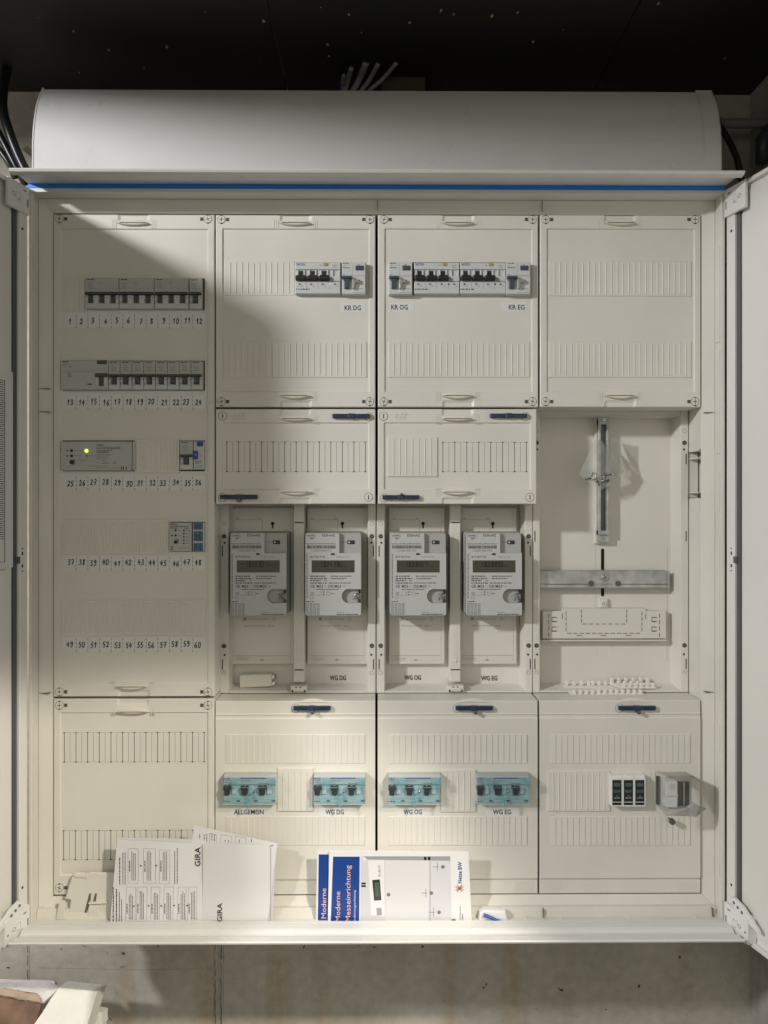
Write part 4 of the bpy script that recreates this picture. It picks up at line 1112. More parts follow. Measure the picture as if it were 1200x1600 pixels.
# terminal combs on the floor of tray 4
def comb(name_label, a, b, y0, y1, sk, w0, w1, n, dz=0):
    """flat comb: base plate a..b with two rows of pegs"""
    c = thing('terminal_comb', name_label, 'comb', P3((a+b)/2, y1, w1), 'loose cream terminal combs on the tray floor'); mb = MB()
    f0, f1 = P3(a+sk, y1, w1), P3(b+sk*0.2, y1, w1); r0, r1 = P3(a, y0, w0), P3(b-sk*0.2, y0, w0)
    th = 1.6
    vs = [f0, f1, r1, r0]+[(p[0], p[1]-th, p[2]) for p in (f0, f1, r1, r0)]
    mb.add(vs, [(0, 1, 2, 3), (4, 5, 6, 7), (0, 1, 5, 4), (1, 2, 6, 5), (2, 3, 7, 6), (3, 0, 4, 7)], 'comb'); mb.build('base', c, world=True)
    for (p, q) in ((f0, f1), (r0, r1)):
        mb = MB()
        for i in range(n):
            t = (i+0.5)/n
            x, z, w = p[0]+(q[0]-p[0])*t, p[1]+(q[1]-p[1])*t, p[2]+(q[2]-p[2])*t
            mb.box(x-2.9, x+2.3, z-0.3, z+3.0, w-3.6, w-0.6, 'comb', 0.5); mb.cyl(x-0.3, z+5.0, 2.7, w-3.4, w-0.8, 'comb', 12, 0.5)
        mb.build('peg_row', c, world=True)
    return c
comb('left loose cream terminal comb on the floor of the empty tray', 880, 929, 1071.5, 1085.5, 13, -66, -38, 4)
comb('middle loose cream terminal comb, the longest one on the tray floor', 922, 1004, 1071, 1084.5, 10, -66, -38, 8)
comb('right loose cream terminal comb lying on top of the middle one', 951, 1022, 1066.5, 1074.5, 20, -70, -50, 6)

# ================================================================== DEVICES ON THE RAILS
def mcb(npol, px0, px1, py0, py1, label, w=4.5, win=True, right_gap=True):
    """breaker(s) with one dark handle bar"""
    x0, x1, z0, z1 = R(px0, px1, py0, py1, w); W, H = x1-x0, z1-z0
    c = thing('circuit_breaker', label, 'circuit breaker', (x0+W/2, z0, -12), 'grey miniature circuit breakers')
    mb = MB(); tf = lambda x, z, w_: (x-W/2, z, w_+12); mb.tf = tf
    mb.box(0.1, W-0.1, 0, H, -12, w-1.5, 'device', 0.6)
    mb.box(0.2, W-0.2, H*0.5, H-0.6, w-1.6, w, 'device', 0.6); mb.box(0.2, W-0.2, 0.8, H*0.17, w-1.6, w, 'device_light', 0.6)
    rg = random.Random(int(px0)); m = W/npol
    mb.greek(3, 3+10, H*0.94, w+0.05, 1.5, 'print', rg, 3, 6)
    for q in range(4): mb.greek(3.5+q*0.6, 12, H*(0.83-0.055*q), w+0.05, 0.8, 'device_print', rg, 1.5, 3)
    if npol > 1: mb.cyl(W*0.47, H*0.83, 2.2, w, w+0.1, 'device_print', 12); mb.cyl(W*0.47, H*0.83, 1.7, w, w+0.15, 'device', 12)
    mb.box(0.5, W-0.5, H*0.66, H*0.66+0.25, w, w+0.06, 'device_print')
    mb.build('body', c)
    mb = MB(); mb.tf = tf; j = MB(); j.tf = tf
    for q in range(npol):
        xc = m*(q+0.47)
        mb.box(xc-3.8, xc+3.8, H*0.19, H*0.45, w-1.6, w-1.2, 'slate')
        if npol > 1 or not win:
            mb.box(xc-3, xc+3, H*0.27, H*0.31, w-1.2, w-1.0, 'red'); mb.box(xc-3, xc+3, H*0.36, H*0.40, w-1.2, w-1.0, 'red')
        xr = m*(q+1)-0.2 if q < npol-1 or npol > 1 else W-1.5
        j.cyl(xc-6.2, H*0.30, 2.6, w-1.6, w-0.4, 'device_light', 12, 0.5) if q == 0 else None
        j.box(xc+4.8, min(xc+m-4.8, W-0.4), H*0.14, H*0.44, w-1.6, w+1.2, 'device_light', 1.0, 1.6)
        j.cyl(min(xc+m/2, W-2), H*0.36, 0.9, w+1.2, w+1.3, 'print', 8)
    mb.build('switch_window', c); j.build('terminal_shroud', c)
    mb = MB(); mb.tf = tf
    mb.box(0.6, W-(1.2 if npol > 1 else 1.0), H*0.445, H*0.53, w-1, w+4.0, 'slate', 0.9, 0.8)
    if npol == 1: mb.box(m*0.29, m*0.67, H*0.20, H*0.45, w-1.2, w+2.0, 'slate', 0.8)
    mb.build('handle', c)
    return c
mcb(3, 133, 185.5, 434, 482.5, 'three-pole breaker above the handwritten three, four and five')
mcb(3, 186, 240.5, 434, 482.5, 'three-pole breaker above the handwritten six, seven and eight')
mcb(3, 241, 294.5, 434, 482.5, 'three-pole breaker above the handwritten nine, ten and eleven')
mcb(1, 295.5, 315.5, 434.5, 482.5, 'single-pole breaker above the handwritten twelve at the end of the top row')
# RCD block + eight single breakers
def rcd():
    x0, x1, z0, z1 = R(95, 168.5, 562.5, 608.5, 6); W, H = x1-x0, z1-z0; w = 6
    c = thing('residual_current_breaker', 'wide grey residual current breaker above the numbers 13 to 16', 'circuit breaker', (x0+W/2, z0, -12)); tf = lambda x, z, w_: (x-W/2, z, w_+12)
    mb = MB(tf); mb.box(0, W, 0, H, -12, w, 'device', 0.9, 0.8)
    mb.box(2, W-2, H*0.66, H*0.66+0.2, w, w+0.05, 'device_print'); mb.greek(2.5, 13, H*0.94, w+0.05, 1.5, 'print')
    mb.greek(2.5, 10, H*0.86, w+0.05, 0.8); mb.greek(2.5, 8, H*0.80, w+0.05, 0.8); mb.greek(12, 18, H*0.78, w+0.05, 0.8)
    for q in range(5): mb.greek(10.5, 16, H*(0.56-0.03*q), w+0.05, 0.8, 'device_print')
    mb.greek(3, W*0.7, H*0.6, w+0.05, 0.6, 'device_print'); mb.box(41, 48, H*0.16, H*0.2, w, w+0.1, 'black')
    mb.build('body', c)
    mb = MB(tf); mb.box(W-16.5, W-1.5, H*0.86, H-0.3, w, w+1.4, 'slate', 0.6); mb.build('test_button', c)
    mb = MB(tf); mb.box(W-18, W-0.5, H*0.12, H*0.46, w-0.2, w+0.5, 'device_light', 0.5, 2); mb.box(W-14, W-6, H*0.12, H*0.42, w+0.5, w+0.7, 'slate')
    mb.box(W-13.5, W-6.5, H*0.24, H*0.28, w+0.7, w+0.8, 'red'); mb.box(W-13.5, W-6.5, H*0.33, H*0.37, w+0.7, w+0.8, 'red'); mb.build('switch_window', c)
    mb = MB(tf); mb.box(W-18.5, W-0.8, H*0.42, H*0.54, w, w+4.5, 'slate', 0.9); mb.build('handle', c)
rcd()
for k in range(8):
    a = 169.2+18.45*k
    mcb(1, a, a+18.2, 564, 608.8, 'single-pole breaker in the second row above the handwritten '+('seventeen', 'eighteen', 'nineteen', 'twenty', 'twenty-one', 'twenty-two', 'twenty-three', 'twenty-four')[k])
# power supply with LEDs
def supply():
    w = 5; x0, x1, z0, z1 = R(95, 205.5, 689.5, 735, w); W, H = x1-x0, z1-z0
    c = thing('bus_power_supply', 'wide grey control module with one lit green lamp above numbers 25 to 30', 'control module', (x0+W/2, z0, -12)); tf = lambda x, z, w_: (x-W/2, z, w_+12)
    mb = MB(tf); mb.box(0, W, 0, H, -12, w, 'device', 0.8, 0.5); mb.box(W+0.5, W+5, 1, H, -12, w-2.5, 'device', 0.5); mb.build('body', c)
    k = W/110.5
    u = lambda px: (px-95)*k
    v = lambda py: (735-py)*k
    mb = MB(tf)
    for px, py, r in ((105, 704, 1.1), (112, 704, 2.3), (105, 712.3, 1.1), (112, 712.3, 2.3), (112.3, 722, 3.6), (135.5, 712.3, 1.1)): mb.cyl(u(px), v(py), r, w, w+0.8, 'black', 16, 0.2)
    for a in range(10):
        t = math.radians(-60+a*14); mb.box(u(112.3)+5*math.cos(t)-0.5, u(112.3)+5*math.cos(t)+0.5, v(722)+5*math.sin(t)-0.5, v(722)+5*math.sin(t)+0.5, w, w+0.1, 'black')
    mb.build('button_group', c)
    mb = MB(tf); mb.cyl(u(135.2), v(704.3), 2.7, w, w+1.6, 'led_green', 18, 0.8); mb.build('indicator_lamp', c)
    mb = MB(tf); rg = random.Random(4)
    mb.text('GIRA', u(150.5), v(695.5), w+0.05, 3.0, 'print', 'L', width=11.5, bold=True)
    mb.greek(u(150.5), u(189), v(700), w+0.05, 1.6, 'print', rg); mb.text('Netzgerät Audio', u(150.5), v(703.5), w+0.05, 2.2, 'print', 'L', width=24, bold=True); mb.greek(u(150.5), u(168), v(706.5), w+0.05, 1.5, 'print', rg)
    for q, py in enumerate((710, 712.5, 715, 717.5)): mb.greek(u(150.5), u(172-2*q), v(py), w+0.05, 0.8, 'device_print', rg)
    for px, py, l in ((116, 704, 12), (116, 712, 12), (119, 719, 12), (139, 712.3, 8), (104, 728.5, 5), (138, 728.5, 30), (150, 731, 40), (150, 722, 6)): mb.greek(u(px), u(px+l), v(py), w+0.05, 0.8, 'device_print', rg)
    for px in (162, 179.5): mb.ribbon([(u(px-3), v(724)), (u(px), v(719)), (u(px+3), v(724)), (u(px-3), v(724))], w+0.06, 0.5, 'print')
    mb.ribbon([(u(167), v(719.5)), (u(167), v(724)), (u(172), v(724))], w+0.06, 0.5, 'print')
    for px in (189, 192, 196.5): mb.box(u(px), u(px)+1.6, v(733.5), v(729), w, w+0.08, 'print')
    mb.build('printed_text', c)
supply()
mcb(1, 281, 301.5, 689, 734, 'lone single-pole breaker above the number 35', w=5)
c = thing('auxiliary_switch', 'narrow module with two blue buttons above the number 36', 'control module', P3(310, 735, -12)); mb = MB()
w = 4; x0, x1, z0, z1 = R(302.3, 318.5, 689.5, 733.5, w); mb.box(x0, x1, z0, z1, -12, w, 'device_light', 0.8, 0.5)
mb.greek(x0+2.5, x0+11, z0+12, w+0.05, 1.4, 'print'); mb.greek(x0+2.5, x0+9, z0+9.5, w+0.05, 1.2, 'print'); mb.greek(x0+2.5, x0+13, z0+5.6, w+0.05, 0.8); mb.greek(x0+2.5, x0+13, z0+3.2, w+0.05, 0.8); mb.greek(x0+10, x0+14, z0+21, w+0.05, 0.8)
mb.build('body', c, world=True)
mb = MB(); mb.box(x1-10.5, x1-1, z1-7.8, z1-0.6, w, w+2.2, 'signal_blue', 0.8, 1); mb.build('push_button', c, world=True)
mb = MB(); mb.box(x0+0.8, x0+6.8, z1-28, z1-15, w, w+3, 'signal_blue', 0.8); mb.box(x0+3, x0+4.8, z1-22, z1-20, w+3, w+3.1, 'device_light'); mb.build('slide_switch', c, world=True)
# small controller
def controller():
    w = 2.5; x0, x1, z0, z1 = R(264.5, 319, 816.5, 861.3, w); W, H = x1-x0, z1-z0; k = 1.0
    c = thing('bus_controller', 'small grey control module with black buttons and blue terminals above 46 to 48', 'control module', (x0+W/2, z0, -12)); tf = lambda x, z, w_: (x-W/2, z, w_+12)
    u = lambda px: (px-264.5)*W/54.5
    v = lambda py: (861.3-py)*H/44.8
    mb = MB(tf); mb.box(0, u(299.5), 0, H, -12, w, 'device', 0.6, 0.3); mb.box(u(301), W, 0, H, -12, w-0.6, 'device_light', 0.6, 0.3); mb.build('body', c)
    mb = MB(tf)
    for px, py, r in ((274.5, 828.7, 1.7), (268.5, 836.7, 1.3), (274.5, 836.7, 1.7), (274.5, 846.8, 3.0), (287.3, 828.7, 1.3), (287.3, 833.8, 1.3), (287.3, 838.8, 1.3), (287.3, 844, 1.3), (287.3, 849, 1.3)): mb.cyl(u(px), v(py), r, w, w+0.7, 'black', 14, 0.2)
    for a in range(10):
        t = math.radians(-30+a*14); mb.box(u(274.5)+4.6*math.cos(t)-0.5, u(274.5)+4.6*math.cos(t)+0.5, v(846.5)+4.6*math.sin(t)-0.5, v(846.5)+4.6*math.sin(t)+0.5, w, w+0.1, 'black')
    mb.build('button_group', c)
    mb = MB(tf); rg = random.Random(8); mb.text('GIRA', u(266), v(819.5), w+0.05, 2.6, 'print', 'L', width=11, bold=True)
    mb.greek(u(266), u(294), v(822.8), w+0.05, 1.3, 'print', rg); mb.greek(u(266), u(277), v(825.2), w+0.05, 1.2, 'print', rg); mb.greek(u(288), u(294), v(825.2), w+0.05, 1.2, 'print', rg)
    for py in (829, 834, 839, 844, 849): mb.greek(u(290.5), u(297), v(py), w+0.05, 1, 'device_print', rg)
    mb.greek(u(278.5), u(283.5), v(829), w+0.05, 1, 'device_print', rg); mb.greek(u(278.5), u(281.5), v(837), w+0.05, 1, 'device_print', rg); mb.greek(u(279), u(297), v(856.3), w+0.05, 0.9, 'device_print', rg)
    mb.greek(u(266.5), u(270.5), v(858.5), w+0.05, 1.2, 'print', rg); mb.box(u(267.5), u(269.8), v(856.5), v(853), w, w+0.05, 'device_print')
    mb.build('printed_text', c)
    for a, b in ((817, 827.5), (830, 845.5), (848.5, 861)):
        mb = MB(tf); mb.box(u(302.5), u(316.8), v(b), v(a), w-0.7, w+1.0, 'terminal_blue', 0.6, 0.5); mb.box(u(306), u(308), v(b)+2, v(a)-2, w+1, w+1.15, 'slate'); mb.box(u(311.5), u(313.5), v(b)+2, v(a)-2, w+1, w+1.15, 'slate')
        mb.build('terminal_clamp', c)
controller()
# EATON style four-module RCBOs
def rcbo4(px0, px1, label, red):
    w = 8; x0, x1, z0, z1 = R(px0, px1, 410, 459, w); W, H = x1-x0, z1-z0
    c = thing('residual_current_breaker', label, 'circuit breaker', (x0+W/2, z0, -12), 'four-module breakers with black levers'); tf = lambda x, z, w_: (x-W/2, z, w_+12)
    u = lambda px: (px-461.5)*W/70.5
    v = lambda py: (459-py)*H/49.0
    mb = MB(tf); mb.box(0.1, W-0.1, 0, H, -12, w-2.5, 'device_light', 0.7)
    mb.box(0.2, W-0.2, v(421), H-0.3, w-2.6, w, 'device_light', 0.8); mb.box(0.2, W-0.2, 0.4, v(440.5), w-2.6, w, 'device_light', 0.8)
    for q in range(1, 4): xx = W*q/4; mb.box(xx-0.2, xx+0.2, v(452), v(441), w, w+0.06, 'device_print')
    mb.greek(u(462.5), u(484), v(452), w+0.06, 1.8, 'print'); 
    for q in range(4):
        xt = u(467+18*q+(0 if q < 3 else 1.5)); zz = v(444); mb.prism([(xt, zz-1.5), (xt+4.2, zz), (xt, zz+1.5)], w, w+0.08, 'black'); mb.greek(xt+3, xt+7, zz-3, w+0.06, 0.8)
    mb.box(u(514), u(516.5), v(445.5), v(442.5), w, w+0.1, 'white_plastic' if red else 'signal_blue')
    for a, b in ((499.5, 503.5), (520, 527)): mb.greek(u(a), u(b), v(414.5), w+0.06, 0.9)
    mb.greek(u(520), u(527), v(417.5), w+0.06, 0.9)
    mb.build('body', c)
    mb = MB(tf); mb.text('EATON', u(463.5), v(413.2), w+0.12, 3.6, 'signal_blue', 'L', width=13, bold=True); mb.build('printed_text', c)
    mb = MB(tf); mb.box(u(505), u(512), v(415.5), v(411), w, w+1.3, 'amber', 0.5, 1); mb.build('test_button', c)
    for q in range(4):
        xc = u(470.3+18.2*q); mb = MB(tf)
        mb.box(xc-6.2, xc-4.2, v(432), v(421.5), w-2.5, w-0.2, 'device_light', 0.4); mb.box(xc+4.3, xc+6.2, v(432), v(421.5), w-2.5, w-0.2, 'device_light', 0.4)
        if q < 3:
            mb.box(xc-2.9, xc+3.2, v(431), v(422.5), w-2.5, w-2.2, 'black'); mb.build('switch_window', c)
            mb = MB(tf); mb.box(xc-8.4, xc+8.4, v(438.3), v(432.3), w-2, w+6, 'black', 1.2, 1.2); mb.box(xc-6.6, xc+6.6, v(432.5), v(430.3), w-2, w+3, 'red' if (red and q < 2) else 'black', 0.6)
            mb.build('lever', c)
        else:
            mb.box(xc-6.4, xc+7.2, v(439), v(431), w-2.6, w-0.6, 'device_light', 0.5); mb.build('switch_window', c)
def arcfault(px0, px1, label):
    w = 10; x0, x1, z0, z1 = R(px0, px1, 409, 459.5, w); W, H = x1-x0, z1-z0
    c = thing('residual_current_breaker', label, 'circuit breaker', (x0+W/2, z0, -12), 'two-module breakers with slate handle'); tf = lambda x, z, w_: (x-W/2, z, w_+12)
    u = lambda px: (px-534)*W/37.0
    v = lambda py: (459.5-py)*H/50.5
    mb = MB(tf); mb.box(0.2, W-0.2, 0, H, -12, w-1.5, 'device_light', 0.7); mb.box(0.4, W-0.4, v(431), H-0.2, w-1.6, w, 'device_light', 0.7); mb.box(u(550), W-0.4, v(457), v(431.2), w-1.6, w-0.1, 'device_light', 0.6); mb.box(0.4, W-0.4, 0.3, v(457.2), w-1.6, w, 'device_light', 0.5)
    mb.greek(u(535.5), u(546), v(411.3), w+0.06, 1.3, 'print'); mb.greek(u(536), u(547), v(418.3), w+0.06, 1.3, 'print'); mb.greek(u(536), u(540), v(415), w+0.06, 0.6); mb.greek(u(536.5), u(539), v(429), w+0.06, 1.4)
    mb.greek(u(559), u(562), v(413), w+0.06, 0.9); mb.box(u(550.3), u(550.6), v(431), v(412), w, w+0.05, 'device_print'); mb.greek(u(558), u(568), v(451), w, 0.8)
    mb.build('body', c)
    mb = MB(tf); mb.box(u(555), u(567.6), v(422.5), v(415), w, w+1.5, 'slate_blue', 0.8, 1.2); mb.build('test_button', c)
    mb = MB(tf); mb.box(u(534.5), u(550), v(436), v(432.5), w-1, w+5, 'slate_blue', 0.8); mb.prism([(u(538), v(451)), (u(545.5), v(451)), (u(546), v(441)), (u(548), v(435.5)), (u(536), v(435.5)), (u(538), v(441))], w-1.2, w+2.8, 'slate_blue', 0.7); mb.build('handle', c)
    mb = MB(tf); mb.box(u(550.2), u(554), v(452), v(437), w-1.4, w+1.8, 'white_plastic', 0.8, 1.5); mb.build('terminal_shroud', c)
    mb = MB(tf); mb.prism([(u(550), v(436)), (u(557), v(436)), (u(557), v(438)), (u(561.5), v(438)), (u(561.5), v(443)), (u(556), v(443.5)), (u(555), v(447)), (u(553), v(452)), (u(550.5), v(452)), (u(549.5), v(445))], w+0.3, w+5.5, 'clear_seal', 1.0); mb.build('plastic_seal', c)
rcbo4(461.5, 532, 'four-module breaker with reddish levers on the KR DG cover', True)
rcbo4(647, 718, 'four-module breaker with black levers beside the black gap', False)
rcbo4(719, 790.8, 'four-module breaker with black levers, left of the KR EG breaker', False)
arcfault(533.8, 571.5, 'two-module slate-handled breaker above the KR DG label')
arcfault(607.3, 644.5, 'two-module slate-handled breaker above the KR OG label')
arcfault(791.2, 829, 'two-module slate-handled breaker above the KR EG label')

# main switches under clear blue covers
def selector(px0, px1, label, tilt):
    w = 22; x0, x1, z0, z1 = R(px0, px1, 1212.5, 1258.5, 20); W, H = x1-x0, z1-z0
    c = thing('main_switch', label, 'main switch', (x0+W/2, z0, 0), 'main switches under clear blue covers'); tf = lambda x, z, w_: (x-W/2, z, w_)
    u = lambda px: (px-606)*W/85
    v = lambda py: (1258.5-py)*H/46
    mb = MB(tf); mb.box(1.5, W-1.5, 1, H-1, 1.3, 12, 'device_light', 0.8); mb.box(1.5, W-1.5, v(1228), H-2, 12, 15, 'device_light', 0.8); mb.box(1.5, W-1.5, 1.5, v(1245), 12, 15, 'device_light', 0.8)
    for q in range(3):
        xc = u(612.8+27.4*q); mb.box(xc+7, xc+14, v(1243), v(1232), 12, 15, 'white_plastic', 0.8, 1); mb.box(xc+14.2, xc+20.0, v(1254.5), v(1252), 15, 15.2, 'black')
    mb.greek(u(607), u(618), v(1217.5), 15.1, 1.6, 'signal_blue'); mb.greek(u(607), u(618), v(1220.5), 15.1, 1.2, 'print'); mb.greek(u(607), u(618), v(1224), 15.1, 1.0); mb.greek(u(607), u(618), v(1254), 15.1, 1.6, 'print'); mb.greek(u(607), u(660), v(1250), 15.1, 0.5)
    mb.greek(u(634), u(650), v(1222), 15.1, 1); mb.greek(u(662), u(676), v(1226), 15.1, 1.0)
    mb.box(u(634), u(674), v(1218.6), v(1217), 15, 15.2, 'signal_blue')
    mb.build('body', c)
    for q in range(3):
        xc = u(613+27.4*q); mb = MB(tf)
        mb.prism([(xc-4.0, v(1243)), (xc+4.0, v(1243)), (xc+4.2, v(1237)), (xc+6, v(1234.5)), (xc+5.6, v(1230)), (xc+1.8, v(1230)), (xc, v(1231.5)), (xc-1.8, v(1230)), (xc-5.6, v(1230)), (xc-6, v(1234.5)), (xc-4.2, v(1237))], 11, 19, 'black', 1.0); mb.build('toggle', c)
    # hollow cover shell
    mb = MB(tf); r0 = rrect(0, W, 0, H, 1.5); t0 = rrect(1.2, W-1.2, 1.0, H-1.4, 1.5); n = len(r0)
    vs = [(p[0], p[1], 1.3) for p in r0]+[(p[0], p[1], 20) for p in t0]+[(p[0], p[1], w) for p in offs(t0, 1.0)]
    fs = []
    for q in range(2):
        for a in range(n): b = (a+1) % n; fs.append((q*n+a, q*n+b, (q+1)*n+b, (q+1)*n+a))
    mb.add(vs, fs, 'clear_rim'); mb.add(vs[2*n:], [tuple(range(n))], 'clear_cyan'); mb.box(2.5, W-2.5, 2.5, H-3.5, 16.5, 17.2, 'clear_cyan')
    for a in (621, 679):
        mb.box(u(a), u(a+11), v(1228.5), v(1217), w, w+1.2, 'clear_cyan_rib', 0.4)
        for q in range(4): mb.tube([(u(a)+1.5+2.8*q, v(1227), w+1.4), (u(a)+1.5+2.8*q, v(1218), w+1.4)], 0.5, 'clear_cyan_rib', 6)
    mb.box(u(634), u(674), v(1230), v(1229), w, w+0.7, 'clear_cyan_rib'); mb.box(u(607), u(689), v(1249.6), v(1248.6), w, w+0.6, 'clear_cyan_rib')
    mb.box(u(646.5), u(653), v(1250), v(1229), w, w+1.6, 'clear_cyan_rib', 0.5); mb.box(u(658), u(663), v(1246), v(1232), w, w+1.0, 'clear_cyan_rib', 0.5)
    cv = mb.build('clear_cover', c)
    mb = MB(tf); xx = u(646.5)+(tilt*2)
    mb.box(xx, xx+4.6, v(1258), v(1249), w+1, w+3, 'clear_cyan_rib', 0.5); mb.tube([(xx+2.3, v(1250), w+2), (xx+2.3+tilt*2, v(1262), w+1)], 0.9, 'clear_cyan_rib', 6)
    mb.cyl(u(655.5), v(1236), 2.2, w, w+2.2, 'steel', 12, 0.8); mb.build('sealing_tag', cv)
selector(347, 432.5, 'main switch under clear blue cover above the ALLGEMEIN label', -1.0)
selector(488.5, 572, 'main switch under clear blue cover above the WG DG label', 0.8)
selector(605.5, 690.5, 'main switch under clear blue cover above the WG OG label', 0.2)
selector(743.5, 829.5, 'main switch under clear blue cover above the WG EG label', 0.3)

# surge arresters
for k, lb in enumerate(('leftmost of the three black surge arresters in white frame', 'middle one of the three black surge arresters in white frame', 'rightmost of three black surge arresters, next to the clear box')):
    w = 16; a = 955.5+17.9*k; x0, x1, z0, z1 = R(a, a+17.6, 1215.5, 1260.5, w); W, H = x1-x0, z1-z0
    c = thing('surge_arrester', lb, 'surge arrester', (x0+W/2, z0, 0), 'black surge arresters in white frames'); tf = lambda x, z, w_: (x-W/2, z, w_)
    mb = MB(tf); mb.box(0.05, W-0.05, 0, H+2.5, 1.4, w-3, 'white_plastic', 0.6); mb.box(0.05, 1.5, 0.3, H, w-3, w, 'white_plastic', 0.4); mb.box(W-1.5, W-0.05, 0.3, H, w-3, w, 'white_plastic', 0.4)
    mb.box(1.5, W-1.5, 0.3, 2.0, w-3, w, 'white_plastic', 0.4); mb.box(1.5, W-1.5, H-3.4, H, w-3, w, 'white_plastic', 0.4); mb.build('frame', c)
    mb = MB(tf); mb.box(1.6, W-1.6, 2.1, H-3.6, w-3, w-0.6, 'surge_black', 0.5); mb.box(1.8, W-1.8, H*0.14, H*0.17, w-0.6, w-0.3, 'device'); mb.greek(4, W-4, H*0.30, w-0.5, 1.0, 'device'); mb.ring(W/2, H*0.37, 0.8, 1.5, w-0.5, 'device_print', 10)
    mb.box(1.9, W-1.9, H*0.56, H*0.575, w-0.6, w-0.5, 'device_print'); mb.greek(4, W-4, H*0.50, w-0.5, 0.7, 'device_print'); mb.greek(4, W-4, H*0.53, w-0.5, 0.7, 'device_print'); mb.build('plug_module', c)
    mb = MB(tf); mb.box(3.8, W-3.8, H*0.70, H*0.82, w-0.6, w-0.35, 'green_window', 0, 0.5); mb.build('status_window', c)
# clear terminal box
c = thing('terminal_block', 'terminal block behind an angular clear plastic box beside the surge arresters', 'terminal block', P3(1058, 1265, 0)); mb = MB()
x0, x1, z0, z1 = R(1028, 1086, 1207, 1262, 2)
q = R(1059, 1077, 1222, 1259, 4); mb.box(*q, 1.3, 4, 'dark_steel'); mb.box((q[0]+q[1])/2-0.7, (q[0]+q[1])/2+1.2, q[2], q[3], 4, 5, 'device'); 
q2 = R(1026, 1031, 1213, 1257, 3); mb.box(*q2, 1.3, 3, 'slate'); mb.build('terminal_opening', c, world=True)
mb = MB(); q = R(1041, 1059, 1222, 1262, 22); mb.box(*q, 1.3, 22, 'device_light', 1.0, 1); mb.box(q[0]-0.5, q[1]+0.5, q[3]-22, q[3]-20, 5, 23, 'device', 0.4); mb.cyl((q[0]+q[1])/2, q[3]-7, 5, 22, 23, 'device', 16, 0.4); mb.build('clamp', c, world=True)
mb = MB()
f = [P3(1037, 1276, 40), P3(1088, 1276, 40), P3(1106, 1266, 30), P3(1106, 1224, 30), P3(1090, 1214, 40), P3(1037, 1212, 40)]
f = [P3(1041, 1274, 44), P3(1088, 1276, 44), P3(1103, 1264, 38), P3(1103, 1226, 38), P3(1082, 1212, 44), P3(1041, 1212, 44)]
bk = [P3(1027, 1258, 1.5), P3(1070, 1258, 1.5), P3(1081, 1254, 1.5), P3(1081, 1214, 1.5), P3(1070, 1206, 1.5), P3(1027, 1206, 1.5)]
n = 6; mb.add(f+bk, [tuple(range(6))]+[(i, (i+1) % 6, 6+(i+1) % 6, 6+i) for i in range(6)], 'clear_smoke')
for i in range(6): mb.tube([f[i], f[(i+1) % 6]], 0.35, 'clear_rim', 6); mb.tube([f[i], bk[i]], 0.35, 'clear_rim', 6)
mb.build('clear_box', c, world=True)
mb = MB(); x, z = P(1051.5, 1285, 18); mb.cyl(x, z, 4.6, 12, 18, 'dark_steel', 20, 0.8); mb.tube([(x, z, 12), (x, z, 1.3)], 1.2, 'dark_steel'); mb.build('knurled_screw', c, world=True)

# ================================================================== PAPERS IN THE GUTTER
def wsheet(py, wt, wb, yt=1310, yb=1445): return wt+(wb-wt)*(py-yt)/(yb-yt)
def sheet_obj(name, label, cat, poly, wt, wb, th=0.8, m='paper', curl=None):
    ys = [p[1] for p in poly]
    c = thing(name, label, cat, P3(sum(p[0] for p in poly)/len(poly), max(ys), wb))
    mb = MB(); n = len(poly)
    NX, NY = 14, 8; tl, tr, br, bl = poly; f = []
    for j in range(NY+1):
        for i in range(NX+1):
            a, t = i/NX, j/NY
            px = (tl[0]*(1-a)+tr[0]*a)*(1-t)+(bl[0]*(1-a)+br[0]*a)*t; py = (tl[1]*(1-a)+tr[1]*a)*(1-t)+(bl[1]*(1-a)+br[1]*a)*t
            f.append(P3(px, py, wsheet(py, wt, wb)+(curl(px, py) if curl else 0)))
    N = len(f); q = [(j*(NX+1)+i, j*(NX+1)+i+1, (j+1)*(NX+1)+i+1, (j+1)*(NX+1)+i) for j in range(NY) for i in range(NX)]
    rim = [i for i in range(NX+1)]+[j*(NX+1)+NX for j in range(1, NY+1)]+[NY*(NX+1)+i for i in range(NX-1, -1, -1)]+[j*(NX+1) for j in range(NY-1, 0, -1)]
    mb.add(f+[(x, z, w-th) for x, z, w in f], q+[tuple(k+N for k in g) for g in q]+[(rim[k], rim[(k+1) % len(rim)], rim[(k+1) % len(rim)]+N, rim[k]+N) for k in range(len(rim))], m)
    mb.build('page', c, world=True)
    return c
class PX(MB):     # flat print placed on a leaning sheet
    def __init__(s, wt, wb, lift=0.15, curl=None):
        super().__init__(lambda px, py, l: P3(px, -py, wsheet(-py, wt, wb)+lift+l+(curl(px, -py) if curl else 0)))
def vtext(mb, t, px, py, h, length, m='print', bold=False):
    """reads upwards; px = glyph baseline column, py = start row"""
    mb.text(t, px-h/2, -py, 0, h, m, 'L', width=length, rot=math.pi/2, bold=bold)
def vgreek(mb, px, y0, y1, h, m='print', rg=random, lo=2, hi=6):
    y = y0
    while y < y1:
        l = min(rg.uniform(lo, hi), y1-y)
        mb.add([(px-h/2, -y, 0), (px+h/2, -y, 0), (px+h/2, -(y+l), 0), (px-h/2, -(y+l), 0)], [(0, 1, 2, 3)], m); y += l+h*rg.uniform(0.5, 0.8)
YB = 1448
